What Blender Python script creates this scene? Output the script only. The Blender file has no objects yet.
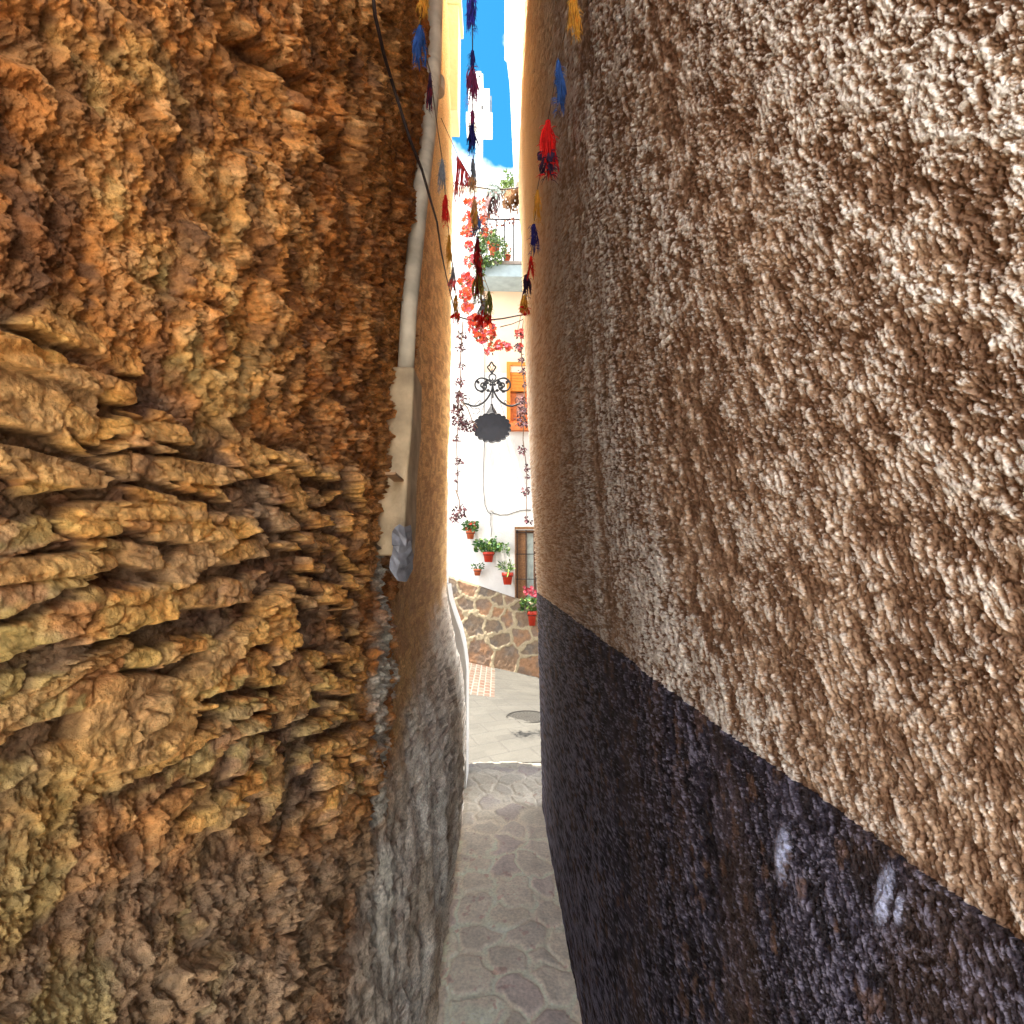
import bpy, math, random
import numpy as np
from mathutils import Vector, Matrix, Euler

random.seed(7)
R = math.radians
scene = bpy.context.scene
col = scene.collection

# ------------------------------------------------------------------ camera
CAMZ = 1.5
cam_d = bpy.data.cameras.new('camera')
cam_d.lens = 18.0; cam_d.sensor_width = 36.0
cam_d.clip_start = 0.01; cam_d.clip_end = 3000
cam = bpy.data.objects.new('camera', cam_d)
col.objects.link(cam)
cam.location = (0, 0, CAMZ)
cam.rotation_euler = (R(90 + 5.69), 0, R(-1.68))
scene.camera = cam

# ------------------------------------------------------------------ world, sun, exposure
SUN_EL, SUN_AZ = 73.0, 79.0       # azimuth: degrees from -Y (behind the camera) towards -X (left)
sd = Vector((-math.sin(R(SUN_AZ)) * math.cos(R(SUN_EL)), -math.cos(R(SUN_AZ)) * math.cos(R(SUN_EL)), math.sin(R(SUN_EL))))
w = bpy.data.worlds.new('World'); scene.world = w
w.use_nodes = True
nt = w.node_tree; N = nt.nodes; L = nt.links; N.clear()
out = N.new('ShaderNodeOutputWorld'); bg = N.new('ShaderNodeBackground')
sky = N.new('ShaderNodeTexSky'); sky.sky_type = 'NISHITA'; sky.sun_disc = False
sky.sun_elevation = R(SUN_EL); sky.sun_rotation = math.atan2(sd.x, sd.y)
sky.air_density = 0.7; sky.dust_density = 0.1; sky.ozone_density = 4.0
tc = N.new('ShaderNodeTexCoord'); sep = N.new('ShaderNodeSeparateXYZ')
nz = N.new('ShaderNodeTexNoise'); nz.inputs['Scale'].default_value = 5.0; nz.inputs['Detail'].default_value = 8
L.new(tc.outputs['Generated'], sep.inputs[0]); L.new(tc.outputs['Generated'], nz.inputs['Vector'])
# cloud bank low over the roofs, with a ragged upper edge
ma = N.new('ShaderNodeMath'); ma.operation = 'MULTIPLY_ADD'
L.new(nz.outputs['Fac'], ma.inputs[0]); ma.inputs[1].default_value = -0.42; L.new(sep.outputs['Z'], ma.inputs[2])
mr = N.new('ShaderNodeMapRange'); mr.inputs['From Min'].default_value = 0.49; mr.inputs['From Max'].default_value = 0.41
L.new(ma.outputs[0], mr.inputs['Value'])
mix = N.new('ShaderNodeMix'); mix.data_type = 'RGBA'
hs = N.new('ShaderNodeHueSaturation'); hs.inputs['Saturation'].default_value = 1.28; hs.inputs['Hue'].default_value = 0.474; hs.inputs['Value'].default_value = 0.62
L.new(sky.outputs[0], hs.inputs['Color'])
L.new(mr.outputs[0], mix.inputs[0]); L.new(hs.outputs[0], mix.inputs[6]); mix.inputs[7].default_value = (12.0, 12.1, 12.4, 1)
L.new(mix.outputs[2], bg.inputs[0]); bg.inputs[1].default_value = 0.05
L.new(bg.outputs[0], out.inputs[0])

sl = bpy.data.lights.new('sun', 'SUN'); sl.energy = 2.3; sl.angle = R(0.5); sl.color = (1.0, 0.93, 0.82)
so = bpy.data.objects.new('sun', sl); col.objects.link(so)
so.rotation_euler = sd.to_track_quat('Z', 'Y').to_euler(); so.location = (-3, -3, 12)

scene.view_settings.view_transform = 'Standard'
scene.view_settings.look = 'None'
scene.view_settings.gamma = 1.0
scene.view_settings.exposure = 3.66
scene.cycles.max_bounces = 10
scene.cycles.diffuse_bounces = 8
scene.cycles.use_denoising = True
scene.cycles.sample_clamp_indirect = 8.0

# ------------------------------------------------------------------ projection helpers
RM = Euler((R(95.69), 0, R(-1.68))).to_matrix()
def ray(px, py):
    return RM @ Vector(((px - 512) / 512, (512 - py) / 512, -1))
def at(px, py, Y):
    d = ray(px, py); k = Y / d.y
    return Vector((d.x * k, Y, CAMZ + d.z * k))
def atz(px, py, z):
    d = ray(px, py); k = (z - CAMZ) / d.z
    return Vector((d.x * k, d.y * k, z))

# ------------------------------------------------------------------ numpy noise
def h2(ix, iy, s):
    n = (ix.astype(np.int64) * 374761393 + iy.astype(np.int64) * 668265263 + s * 1442695041) & 0xffffffff
    n = ((n ^ (n >> 13)) * 1274126177) & 0xffffffff
    n = (n ^ (n >> 16)) & 0xffffffff
    n = (n * 2246822519) & 0xffffffff
    return ((n ^ (n >> 15)) & 0xffffff) / float(0xffffff)
def vn(x, y, s=0):
    ix = np.floor(x); iy = np.floor(y); fx = x - ix; fy = y - iy
    ux = fx * fx * fx * (fx * (fx * 6 - 15) + 10); uy = fy * fy * fy * (fy * (fy * 6 - 15) + 10)
    a = h2(ix, iy, s); b = h2(ix + 1, iy, s); c = h2(ix, iy + 1, s); d = h2(ix + 1, iy + 1, s)
    return (a + (b - a) * ux) * (1 - uy) + (c + (d - c) * ux) * uy
def fbm(x, y, o=4, s=0, g=0.5):
    t = np.zeros_like(x); a = 1.0; n = 0
    for i in range(o):
        # rotate each octave so lattice lines do not show
        c_, s_ = math.cos(0.6 * i + 0.3), math.sin(0.6 * i + 0.3)
        t += a * vn(x * c_ - y * s_ + 11.3 * i, x * s_ + y * c_ + 5.1 * i, s + i); n += a; a *= g
        x = x * 2.03; y = y * 2.03
    return t / n
def worley(x, y, s=0, j=0.95):
    ix = np.floor(x); iy = np.floor(y)
    f1 = np.full(x.shape, 9.0); f2 = np.full(x.shape, 9.0)
    cid = np.zeros(x.shape); cx = np.zeros(x.shape); cy = np.zeros(x.shape)
    for a in (-1, 0, 1):
        for b in (-1, 0, 1):
            jx = ix + a; jy = iy + b
            px = jx + 0.5 + (h2(jx, jy, s) - .5) * j; py = jy + 0.5 + (h2(jx, jy, s + 77) - .5) * j
            d = np.hypot(px - x, py - y)
            m = d < f1
            f2 = np.where(m, f1, np.minimum(f2, d)); f1 = np.where(m, d, f1)
            cid = np.where(m, h2(jx, jy, s + 191), cid); cx = np.where(m, px, cx); cy = np.where(m, py, cy)
    return f1, f2, cid, x - cx, y - cy
def ss(a, b, x):
    t = np.clip((x - a) / (b - a), 0, 1); return t * t * (3 - 2 * t)

# ------------------------------------------------------------------ object helpers
def tag(o, label=None, cat=None, group=None, kind=None):
    if label: o['label'] = label
    if cat: o['category'] = cat
    if group: o['group'] = group
    if kind: o['kind'] = kind
    return o
def empty(name, loc, label, cat, group=None, rz=0.0):
    o = bpy.data.objects.new(name, None); col.objects.link(o)
    o.location = loc; o.rotation_euler = (0, 0, rz); o.empty_display_size = 0.1
    return tag(o, label, cat, group)
def link_mesh(name, me, mat, parent=None, smooth=False):
    o = bpy.data.objects.new(name, me); col.objects.link(o)
    for m in (mat if isinstance(mat, (list, tuple)) else [mat]): me.materials.append(m)
    if parent: o.parent = parent
    if smooth: me.polygons.foreach_set('use_smooth', [True] * len(me.polygons))
    return o
class MB:
    """collects shapes in local coordinates and links them as one mesh"""
    def __init__(s): s.v = []; s.f = []; s.m = []
    def add(s, vs, fs, mi=0):
        b = len(s.v); s.v += [tuple(v) for v in vs]; s.f += [tuple(i + b for i in f) for f in fs]; s.m += [mi] * len(fs)
    def box(s, x0, y0, z0, x1, y1, z1, mi=0, M=None):
        vs = [Vector(p) for p in ((x0,y0,z0),(x1,y0,z0),(x1,y1,z0),(x0,y1,z0),(x0,y0,z1),(x1,y0,z1),(x1,y1,z1),(x0,y1,z1))]
        if M is not None: vs = [M @ v for v in vs]
        s.add(vs, [(3,2,1,0),(4,5,6,7),(0,1,5,4),(1,2,6,5),(2,3,7,6),(3,0,4,7)], mi)
    def prism(s, pts, y0, y1, mi=0):
        """polygon in XZ extruded along Y"""
        n = len(pts)
        vs = [(x, y0, z) for x, z in pts] + [(x, y1, z) for x, z in pts]
        fs = [tuple(range(n)), tuple(range(2*n-1, n-1, -1))] + [(i, i+n, (i+1) % n + n, (i+1) % n) for i in range(n)]
        s.add(vs, fs, mi)
    def tube(s, pts, r, n=6, mi=0, flat=1.0, cap=True):
        pts = [Vector(p) for p in pts]; k = len(pts)
        rs = r if isinstance(r, (list, tuple)) else [r] * k
        vs = []; up = None
        for i, p in enumerate(pts):
            t = (pts[min(i+1, k-1)] - pts[max(i-1, 0)])
            if t.length < 1e-9: t = Vector((0,0,1))
            t.normalize()
            if up is None:
                up = Vector((0,0,1)) if abs(t.z) < .9 else Vector((1,0,0))
            a = t.cross(up)
            if a.length < 1e-6: a = t.cross(Vector((0,1,0.1)))
            a.normalize(); b = a.cross(t).normalized(); up = b
            for j in range(n):
                q = 2 * math.pi * j / n
                vs.append(p + a * math.cos(q) * rs[i] + b * math.sin(q) * rs[i] * flat)
        fs = [(i*n+j, i*n+(j+1) % n, (i+1)*n+(j+1) % n, (i+1)*n+j) for i in range(k-1) for j in range(n)]
        if cap: fs += [tuple(range(n-1, -1, -1)), tuple((k-1)*n+j for j in range(n))]
        s.add(vs, fs, mi)
    def lathe(s, prof, c=(0,0,0), n=24, mi=0):
        vs = []; c = Vector(c)
        for r, z in prof:
            for j in range(n):
                q = 2*math.pi*j/n; vs.append(c + Vector((r*math.cos(q), r*math.sin(q), z)))
        k = len(prof)
        fs = [(i*n+j, i*n+(j+1) % n, (i+1)*n+(j+1) % n, (i+1)*n+j) for i in range(k-1) for j in range(n)]
        s.add(vs, fs, mi)
    def leaf(s, p, d, L_, W_, mi=0, up=None):
        """folded pointed leaf, 2 quads"""
        p = Vector(p); d = Vector(d).normalized()
        u = up or Vector((random.uniform(-1,1), random.uniform(-1,1), random.uniform(-.3,1)))
        a = d.cross(u)
        if a.length < 1e-4: a = d.cross(Vector((1,0,0)))
        a.normalize(); nrm = a.cross(d).normalized()
        m1 = p + d*L_*.35; m2 = p + d*L_*.7
        vs = [p, m1 + a*W_*.5 + nrm*W_*.16, m2 + a*W_*.36 + nrm*W_*.1, p + d*L_ - nrm*W_*.15, m2 - a*W_*.36 + nrm*W_*.1, m1 - a*W_*.5 + nrm*W_*.16, m1, m2]
        s.add(vs, [(0,1,6),(6,1,2,7),(7,2,3),(0,6,5),(6,7,4,5),(7,3,4)], mi)
    def flower(s, p, n_, r, mi=0):
        p = Vector(p); n_ = Vector(n_).normalized()
        a = n_.orthogonal().normalized(); b = n_.cross(a)
        k = random.random() * 2
        for i in range(5):
            q = k + i * 2*math.pi/5; d = a*math.cos(q) + b*math.sin(q); e = -a*math.sin(q) + b*math.cos(q)
            s.add([p, p + d*r*.55 + e*r*.36 + n_*r*.25, p + d*r + n_*r*.15, p + d*r*.55 - e*r*.36 + n_*r*.25], [(0,3,2,1)], mi)
    def build(s, name, mat, parent=None, smooth=False, loc=None):
        me = bpy.data.meshes.new(name); me.from_pydata(s.v, [], s.f)
        o = link_mesh(name, me, mat, parent, smooth)
        if isinstance(mat, (list, tuple)) and len(mat) > 1: me.polygons.foreach_set('material_index', s.m)
        if loc is not None: o.location = loc
        me.update(); return o
    def build_local(s, name, mat, parent, smooth=False):
        """vertices are world coordinates; move them into the parent's (unrotated) frame"""
        l = parent.location; s.v = [(v[0]-l.x, v[1]-l.y, v[2]-l.z) for v in s.v]
        return s.build(name, mat, parent, smooth)

# ------------------------------------------------------------------ materials
def new_mat(name):
    m = bpy.data.materials.new(name); m.use_nodes = True
    nt = m.node_tree; b = nt.nodes['Principled BSDF']
    return m, nt, b
def plain(name, c, rough=.7, metal=0, var=.25, scale=30, bump=0, bscale=80, spec=.3, sub=0):
    m, nt, b = new_mat(name)
    b.inputs['Roughness'].default_value = rough; b.inputs['Metallic'].default_value = metal
    b.inputs['Specular IOR Level'].default_value = spec
    n = nt.nodes.new('ShaderNodeTexNoise'); n.inputs['Scale'].default_value = scale; n.inputs['Detail'].default_value = 6
    g = nt.nodes.new('ShaderNodeNewGeometry'); nt.links.new(g.outputs['Position'], n.inputs['Vector'])
    r = nt.nodes.new('ShaderNodeValToRGB')
    r.color_ramp.elements[0].position = .3; r.color_ramp.elements[1].position = .7
    r.color_ramp.elements[0].color = tuple(x*(1-var) for x in c) + (1,)
    r.color_ramp.elements[1].color = tuple(min(.92, x*(1+var)) for x in c) + (1,)
    nt.links.new(n.outputs['Fac'], r.inputs[0]); nt.links.new(r.outputs[0], b.inputs['Base Color'])
    if bump:
        n2 = nt.nodes.new('ShaderNodeTexNoise'); n2.inputs['Scale'].default_value = bscale; n2.inputs['Detail'].default_value = 8
        nt.links.new(g.outputs['Position'], n2.inputs['Vector'])
        bp = nt.nodes.new('ShaderNodeBump'); bp.inputs['Distance'].default_value = bump; bp.inputs['Strength'].default_value = 1
        nt.links.new(n2.outputs['Fac'], bp.inputs['Height']); nt.links.new(bp.outputs[0], b.inputs['Normal'])
    return m
def attr_mat(name, rough=.9, fine=[(180, .0015)], cvar=.25, cscale=160, spec=.25):
    """base colour from the mesh's tint attribute, broken up by fine grain and bump"""
    m, nt, b = new_mat(name)
    b.inputs['Roughness'].default_value = rough; b.inputs['Specular IOR Level'].default_value = spec
    at_ = nt.nodes.new('ShaderNodeAttribute'); at_.attribute_name = 'tint'
    g = nt.nodes.new('ShaderNodeNewGeometry')
    n = nt.nodes.new('ShaderNodeTexNoise'); n.inputs['Scale'].default_value = cscale; n.inputs['Detail'].default_value = 6
    nt.links.new(g.outputs['Position'], n.inputs['Vector'])
    mr = nt.nodes.new('ShaderNodeMapRange'); mr.inputs['From Min'].default_value = .3; mr.inputs['From Max'].default_value = .7
    mr.inputs['To Min'].default_value = 1 - cvar; mr.inputs['To Max'].default_value = 1 + cvar
    nt.links.new(n.outputs['Fac'], mr.inputs['Value'])
    vm = nt.nodes.new('ShaderNodeVectorMath'); vm.operation = 'SCALE'
    nt.links.new(at_.outputs['Color'], vm.inputs[0]); nt.links.new(mr.outputs[0], vm.inputs['Scale'])
    nt.links.new(vm.outputs[0], b.inputs['Base Color'])
    prev = None
    for sc, d in fine:
        n2 = nt.nodes.new('ShaderNodeTexNoise'); n2.inputs['Scale'].default_value = sc; n2.inputs['Detail'].default_value = 8
        n2.inputs['Roughness'].default_value = .65
        nt.links.new(g.outputs['Position'], n2.inputs['Vector'])
        bp = nt.nodes.new('ShaderNodeBump'); bp.inputs['Distance'].default_value = d
        nt.links.new(n2.outputs['Fac'], bp.inputs['Height'])
        if prev: nt.links.new(prev.outputs[0], bp.inputs['Normal'])
        prev = bp
    nt.links.new(prev.outputs[0], b.inputs['Normal'])
    return m
def colr(*c): return np.array(c, dtype=np.float64)
def mixc(a, b, t):
    return a + (b - a) * t[..., None]

# grid of points -> mesh with a colour attribute; P is (rows, cols, 3)
def grid_mesh(name, P, C, mat, parent=None, flip=False, extra=None, smooth=True):
    nr, nc = P.shape[:2]
    idx = np.arange(nr*nc).reshape(nr, nc)
    q = np.stack([idx[:-1,:-1], idx[:-1,1:], idx[1:,1:], idx[1:,:-1]], -1).reshape(-1, 4)
    if flip: q = q[:, ::-1]
    V = P.reshape(-1, 3); CC = C.reshape(-1, 3)
    if extra is not None:
        ev, eq = extra(idx, len(V))
        V = np.vstack([V, ev]); CC = np.vstack([CC, np.repeat(CC.mean(0)[None], len(ev), 0)]); q = np.vstack([q, eq])
    me = bpy.data.meshes.new(name)
    me.vertices.add(len(V)); me.vertices.foreach_set('co', V.astype(np.float32).ravel())
    me.loops.add(len(q)*4); me.loops.foreach_set('vertex_index', q.astype(np.int32).ravel())
    me.polygons.add(len(q)); me.polygons.foreach_set('loop_start', np.arange(0, len(q)*4, 4, dtype=np.int32))
    me.update(calc_edges=True)
    me.polygons.foreach_set('use_smooth', np.full(len(q), smooth))
    ca = me.color_attributes.new('tint', 'FLOAT_COLOR', 'POINT')
    ca.data.foreach_set('color', np.hstack([np.clip(CC, 0.002, .95), np.ones((len(V), 1))]).astype(np.float32).ravel())
    o = link_mesh(name, me, mat, parent)
    return o

def wall_cols(k, ymax, step=1.5):
    """Y positions: fine where the wall is seen large"""
    px = np.concatenate([np.arange(900, 560, -1.7), np.arange(560, k*512/ymax, -step)])
    a = k*512/px
    a = np.append(a[a < ymax - .004], ymax)
    b = a[0] - np.cumsum(np.geomspace(.006, .06, 34)); b = b[b > -.42]
    return np.concatenate([b[::-1], a])
def wall_rows(Y, z0, z1, n):
    """for each Y a row distribution dense around eye height"""
    c = np.maximum(np.abs(Y), .16)[None, :]
    t0 = np.arcsinh((z0 - CAMZ)/c); t1 = np.arcsinh((z1 - CAMZ)/c)
    u = np.linspace(0, 1, n)[:, None]
    return CAMZ + c*np.sinh(t0 + (t1 - t0)*u)

def body(side, thick, xb):
    """closes the height field with end, top and back faces so that the wall is a solid mass"""
    def f(idx, nv):
        return None
    return f

# ------------------------------------------------------------------ alley wall profiles (X of the plane at height z)
YE = 3.4
def prof(pairs):
    zs, xs = [], []
    for px, py in pairs:
        p = at(px, py, YE); zs.append(p.z); xs.append(p.x)
    o = np.argsort(zs); return np.array(zs)[o], np.array(xs)[o]
RZ, RX = prof([(541, 768), (539, 690), (536, 595), (531, 500), (526, 400), (521, 280), (518, 185), (521, 90), (525, 0), (526, -60)])
LZ, LX = prof([(464, 790), (467, 742), (466, 700), (463, 670), (456, 635), (448, 592), (450, 500), (452, 400), (454, 300), (455, 200), (452, 100), (449, 0), (448, -60)])
def XR(Y, z): return np.interp(z, RZ, RX)
def XL(Y, z):
    far = np.interp(z, LZ, LX)
    near = np.interp(z, [0, .6, 1.3, 2.0, 3.0, 4.2, 6], [-.245, -.255, -.275, -.275, -.25, -.25, -.25])
    k = ss(.9, 2.2, Y)
    return near + (far - near)*k

# ------------------------------------------------------------------ left wall: rubble, earth render, cement skirt
def left_height(Y, z):
    wx = fbm(Y*7, z*7, 3, 5) - .5; wz = fbm(Y*7 + 40, z*7, 3, 9) - .5
    edge = (fbm(Y*9, z*9, 3, 21) - .5)
    # masks (places of the different renders)
    m_st = ss(1.66, 1.60, z + edge*.10 - .03*Y) * ss(1.12, .92, Y + edge*.35)           # exposed stones
    m_far = ss(-.03, .04, Y - (1.62 + (z - 2.0)*.24) + edge*.03)                          # finer stucco beyond the pipe
    m_st = m_st*(.15 + .85*ss(-.04, .04, z - (1.5 - .46*Y) + edge*.16))
    m_sk = ss(.10, -.06, z - np.interp(Y, [.6, 1.1, 1.6, 2.4, 3.4], [.55, .85, 1.02, 1.18, 1.30]) + edge*.12) * ss(.62, 1.0, Y + edge*.5)
    m_st = m_st*(1 - m_sk); m_far = m_far*(1 - m_sk)
    m_up = np.clip(1 - m_st - m_far - m_sk, 0, 1)
    # stones: flat courses, fronts leaning so that their tops fall back
    zz = z + .10*(Y - .5)*ss(1.65, 1.2, z)
    rr_ = zz/.036 + wz*1.6 + 1.3*(fbm(Y*4, z*11, 2, 58) - .5) + .9*h2(np.floor(Y/.15 + wx*1.5 + z*2.0), np.floor(z/.16 + wz), 59) + .45*np.sin(Y*6); ri = np.floor(rr_); fr = rr_ - ri
    cc = Y/.070 + h2(ri, ri*0, 51)*7 + wx*.7 + (fr - .5)*(h2(ri, ri*0 + 3, 52) - .5)*.9; ci = np.floor(cc)
    j0 = h2(ci, ri, 53)*.55; ci = np.where(cc - ci < j0, ci - 1, ci)
    lf = ci + h2(ci, ri, 53)*.55; rg = ci + 1 + h2(ci + 1, ri, 53)*.55
    cid = h2(ci, ri, 54); ma_ = h2(ci, ri, 55)**2*.45; mb_ = h2(ci, ri, 56)**2*.40
    rag = (fbm(Y*60, z*90, 3, 57) - .5)*.010
    gapd = np.minimum(np.minimum(cc - lf, rg - cc)*.070, np.minimum(fr - ma_, 1 - mb_ - fr)*.033) + rag
    gap = np.clip(gapd/.030, -.2, 1); dz = fr - .5; dx = (cc - (lf + rg)/2)
    st = -.016 + (np.where(cid < .24, .004, .012 + cid*.046)) * ss(.0, .12, gap) - dz*.022*(.4 + cid)*ss(.0, .12, gap) + dx*.010*(cid - .5)
    b1, b2, bid, bx, bz = worley(Y/.028 + wx*1.2, z/.016 + wz*1.2, 13, .95)
    g1, g2, gid, gx_, gz_ = worley(Y/.046 + wx*.8, z/.030 + wz*.8, 17, .95)
    facet = (gx_*(gid - .5) + gz_*(((gid*7.3) % 1) - .5))*.030 + (bx*(((bid*5.7) % 1) - .5) + bz*(((bid*9.1) % 1) - .5))*.012
    st += facet
    st += (bid*.016)*ss(.02, .14, b2 - b1) + (fbm(Y*70, z*120, 4, 31, .65) - .5)*.018
    st -= .012*ss(.5, .72, fbm(Y*8, z*16, 3, 36))
    tx, cx_, cid2 = None, None, cid
    # hand placed large stones: px, py, half width px, half height px, turn, height
    big = np.zeros_like(Y); bigm = np.zeros_like(Y)
    for px, py, hw, hh, ang, hgt, pw in BIG:
        d = ray(px, py); k = -.27/d.x; yc, zc = d.y*k, CAMZ + d.z*k
        sy = hw*yc*yc/(.27*512); sz_ = hh*yc/512
        ca, sa = math.cos(R(ang)), math.sin(R(ang))
        u = ((Y - yc)*ca + (z - zc)*sa)/sy; v = (-(Y - yc)*sa + (z - zc)*ca)/sz_
        rr = (np.abs(u + wx*.5)**pw + np.abs(v + wz*.5)**pw)**(1/pw)
        pr = ss(1.05, .90, rr)*(hgt*.72 - v*.34*hgt + .16*hgt*u*(1 if hw % 4 else -1))
        dent = ss(1.35, 1.0, rr)*ss(.9, 1.05, rr)*.012
        big = np.maximum(big, pr); bigm = np.maximum(bigm, ss(1.02, .9, rr))
        st = st - dent
    # upper earth render
    lump = fbm(Y*9, z*9, 2, 50) - .5
    cl = fbm(Y*34 + wx*3, z*26 + wz*3, 4, 60)
    rid = 1 - np.abs(fbm(Y*22 + wx*2, z*16, 3, 64)*2 - 1)
    u1, u2, uid, ux, uz = worley(Y/.085 + wx*1.6, z/.075 + wz*1.6, 41, .95)
    cell = ss(.0, .12, u2 - u1)*(uid - .35)*ss(.35, .6, fbm(Y*5, z*5, 2, 44))
    pit = ss(.62, .8, fbm(Y*70, z*55, 3, 70))
    cr = np.abs(z - (2.12 + .06*np.sin(Y*9) + wz*.14) - .05*Y)
    crack = ss(.030, .004, cr)*ss(1.3, .3, Y)*1.7
    cr2 = np.abs(z - (1.83 + wz*.16)); crack2 = ss(.022, .0, cr2)*ss(1.2, .5, Y)
    up = lump*.034 + (cl - .5)*.026 + (rid - .5)*.012 + cell*.042 - pit*.008 + (fbm(Y*110 + wx*4, z*85 + wz*4, 5, 71, .78) - .5)*.042 - crack*.035 - crack2*.016
    up += (fbm(Y*150, z*110, 3, 75) - .5)*.012 + (fbm(Y*75, z*60, 3, 77) - .5)*.018
    # stucco beyond the pipe
    fa = (fbm(Y*55, z*40, 4, 80) - .5)*.016 + (fbm(Y*6, z*3, 2, 83) - .5)*.03
    # cement skirt with upright crevices
    crv = fbm(Y*13 + wx, z*3.2, 4, 90)
    sk = (crv - .5)*.046 + (fbm(Y*60, z*32, 4, 93, .62) - .5)*.034 - ss(.05, .0, np.abs(crv - .47))*.016 + .012
    st = st + (fbm(Y*34, z*44, 4, 38, .7) - .5)*.020
    nr_ = .45 + .55*ss(.2, 1.0, Y)
    up = up*nr_; h = m_st*(st*.70*(nr_ - .10)) + m_up*up + m_far*fa + m_sk*sk
    h = h*(1 - bigm) + np.maximum(h, (big*.62 + facet*.7 + (fbm(Y*55, z*85, 4, 33, .68) - .5)*.020)*nr_)*bigm
    h *= ss(3.6, 2.6, Y)*.5 + .5
    return h, dict(st=m_st, far=m_far, sk=m_sk, up=m_up, gap=gap, cid=cid, bigm=bigm, cl=cl, lump=lump, crv=crv, pit=pit, bid=bid, wx=wx, wz=wz)
BIG = [  # px, py, half width, half height, turn, height, squareness
    (158, 720, 46, 42, -14, .040, 3.2), (66, 396, 56, 40, 10, .026, 3), (60, 468, 70, 16, 0, .028, 4), (205, 472, 34, 13, 6, .030, 4),
    (172, 432, 22, 11, 10, .028, 3), (70, 566, 74, 12, 4, .034, 4), (206, 554, 30, 15, 28, .040, 4), (148, 512, 42, 9, 4, .034, 4),
    (296, 486, 19, 17, -30, .026, 2.5), (232, 652, 34, 15, 18, .034, 4), (60, 690, 46, 10, 18, .030, 4), (120, 655, 26, 9, 12, .028, 4),
    (280, 600, 15, 11, 12, .028, 4), (270, 632, 20, 7, 4, .032, 4), (300, 692, 9, 22, 30, .018, 3),
    (4, 392, 18, 24, 0, .026, 3), (250, 445, 26, 9, -20, .026, 4), (214, 180, 16, 24, -30, .014, 2.4),
    (316, 275, 5, 18, 0, .012, 2.2), (180, 250, 7, 20, -30, .012, 2.4), (330, 360, 5, 16, 30, .010, 3), (280, 775, 8, 22, 30, .016, 3),
]
Yc = wall_cols(.27, YE, 1.2)
Zg = wall_rows(Yc, -.06, 6.3, 1750)
Yg = np.repeat(Yc[None], Zg.shape[0], 0)
hL, mk = left_height(Yg, Zg)
XLg = XL(Yg, Zg) + hL - .008
XLg += -.05*ss(3.36, 3.4, Yg)*ss(3.2, 3.4, Yg)      # rounded corner
# mineral colours, with some light and shade painted in
ochre = colr(.86, .45, .12); rust = colr(.74, .27, .065); tan = colr(.70, .42, .19); dark = colr(.10, .055, .04)
slate = colr(.46, .31, .19); lime = colr(.66, .55, .20); grey = colr(.93, .87, .77); mauve = colr(.88, .79, .68); umber = colr(.24, .12, .055)
n1 = fbm(Yg*3, Zg*3, 3, 101); n2 = fbm(Yg*14, Zg*14, 4, 105); n3 = fbm(Yg*40, Zg*40, 3, 109)
Cu = mixc(rust*.78, colr(.74, .33, .09), ss(.35, .68, .55*n1 + .45*n2)); Cu = mixc(Cu, tan, ss(.5, .75, n3)*.5)
Cu = mixc(Cu, dark, ss(.018, .004, np.abs(Zg - (2.12 + .06*np.sin(Yg*9) + mk['wz']*.14) - .05*Yg))*ss(1.3, .3, Yg)*.8)
Cu = mixc(Cu, umber, ss(.50, .34, mk['cl'])*.7); Cu = mixc(Cu, dark, ss(.44, .34, n3)*.5)
Cu = mixc(Cu, mixc(colr(.36, .29, .20), slate*.6, n2), ss(.05, -.12, Zg - (1.5 - .46*Yg))*ss(.35, .6, n1)*.8)
Cu = mixc(Cu, lime, ss(2.0, 1.75, Zg)*ss(.7, .35, Yg)*ss(.5, .62, n2)*.45)
Cs = mixc(slate, ochre, ss(.25, .6, .5*mk['cid'] + .5*n2)); Cs = mixc(Cs, rust*.7, ss(.5, .7, mk['bid'])*.55); Cs = mixc(Cs, lime, ss(.5, .75, n1)*ss(.45, .6, n3)*.6)
Cs = mixc(Cs, dark, np.maximum(ss(.14, .0, mk['gap']), (mk['cid'] < .24)*.75)*.85); Cs = mixc(Cs, mauve, ss(1.25, .95, Zg)*ss(.4, .6, n2)*.6)  # dark soil tone in gaps and recessed stones also paints their shade
Cb = mixc(ochre, tan, n2)
Cs = mixc(Cs, slate, ss(.45, .7, fbm(Yg*22, Zg*34, 4, 140))*.45); Cs = mixc(Cs, Cb, mk['bigm']*.6); Cu = mixc(Cu, Cb, mk['bigm']*.5)
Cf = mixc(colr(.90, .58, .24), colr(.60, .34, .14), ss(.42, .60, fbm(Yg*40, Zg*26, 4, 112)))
Cf = mixc(Cf, colr(.40, .23, .12), ss(2.4, 1.2, Zg)*.5); Cf = mixc(Cf, colr(.80, .60, .30), ss(2.7, 3.7, Zg)*.75)  # browner low down; cream higher up paints the sunlit top of the stucco
Ck = mixc(grey, mauve, ss(.4, .6, n2)); Ck = mixc(Ck, colr(.46, .32, .18), ss(.42, .62, n1)*.5); Ck = mixc(Ck, colr(.40, .31, .23), ss(1.7, .9, Yg)*.7); Ck = mixc(Ck, umber, ss(.42, .33, n3)*.5); Ck = mixc(Ck, dark, ss(.03, .0, np.abs(mk['crv'] - .47))*.5)
CL = Cu*mk['up'][..., None] + Cs*mk['st'][..., None] + Cf*mk['far'][..., None] + Ck*mk['sk'][..., None]
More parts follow.
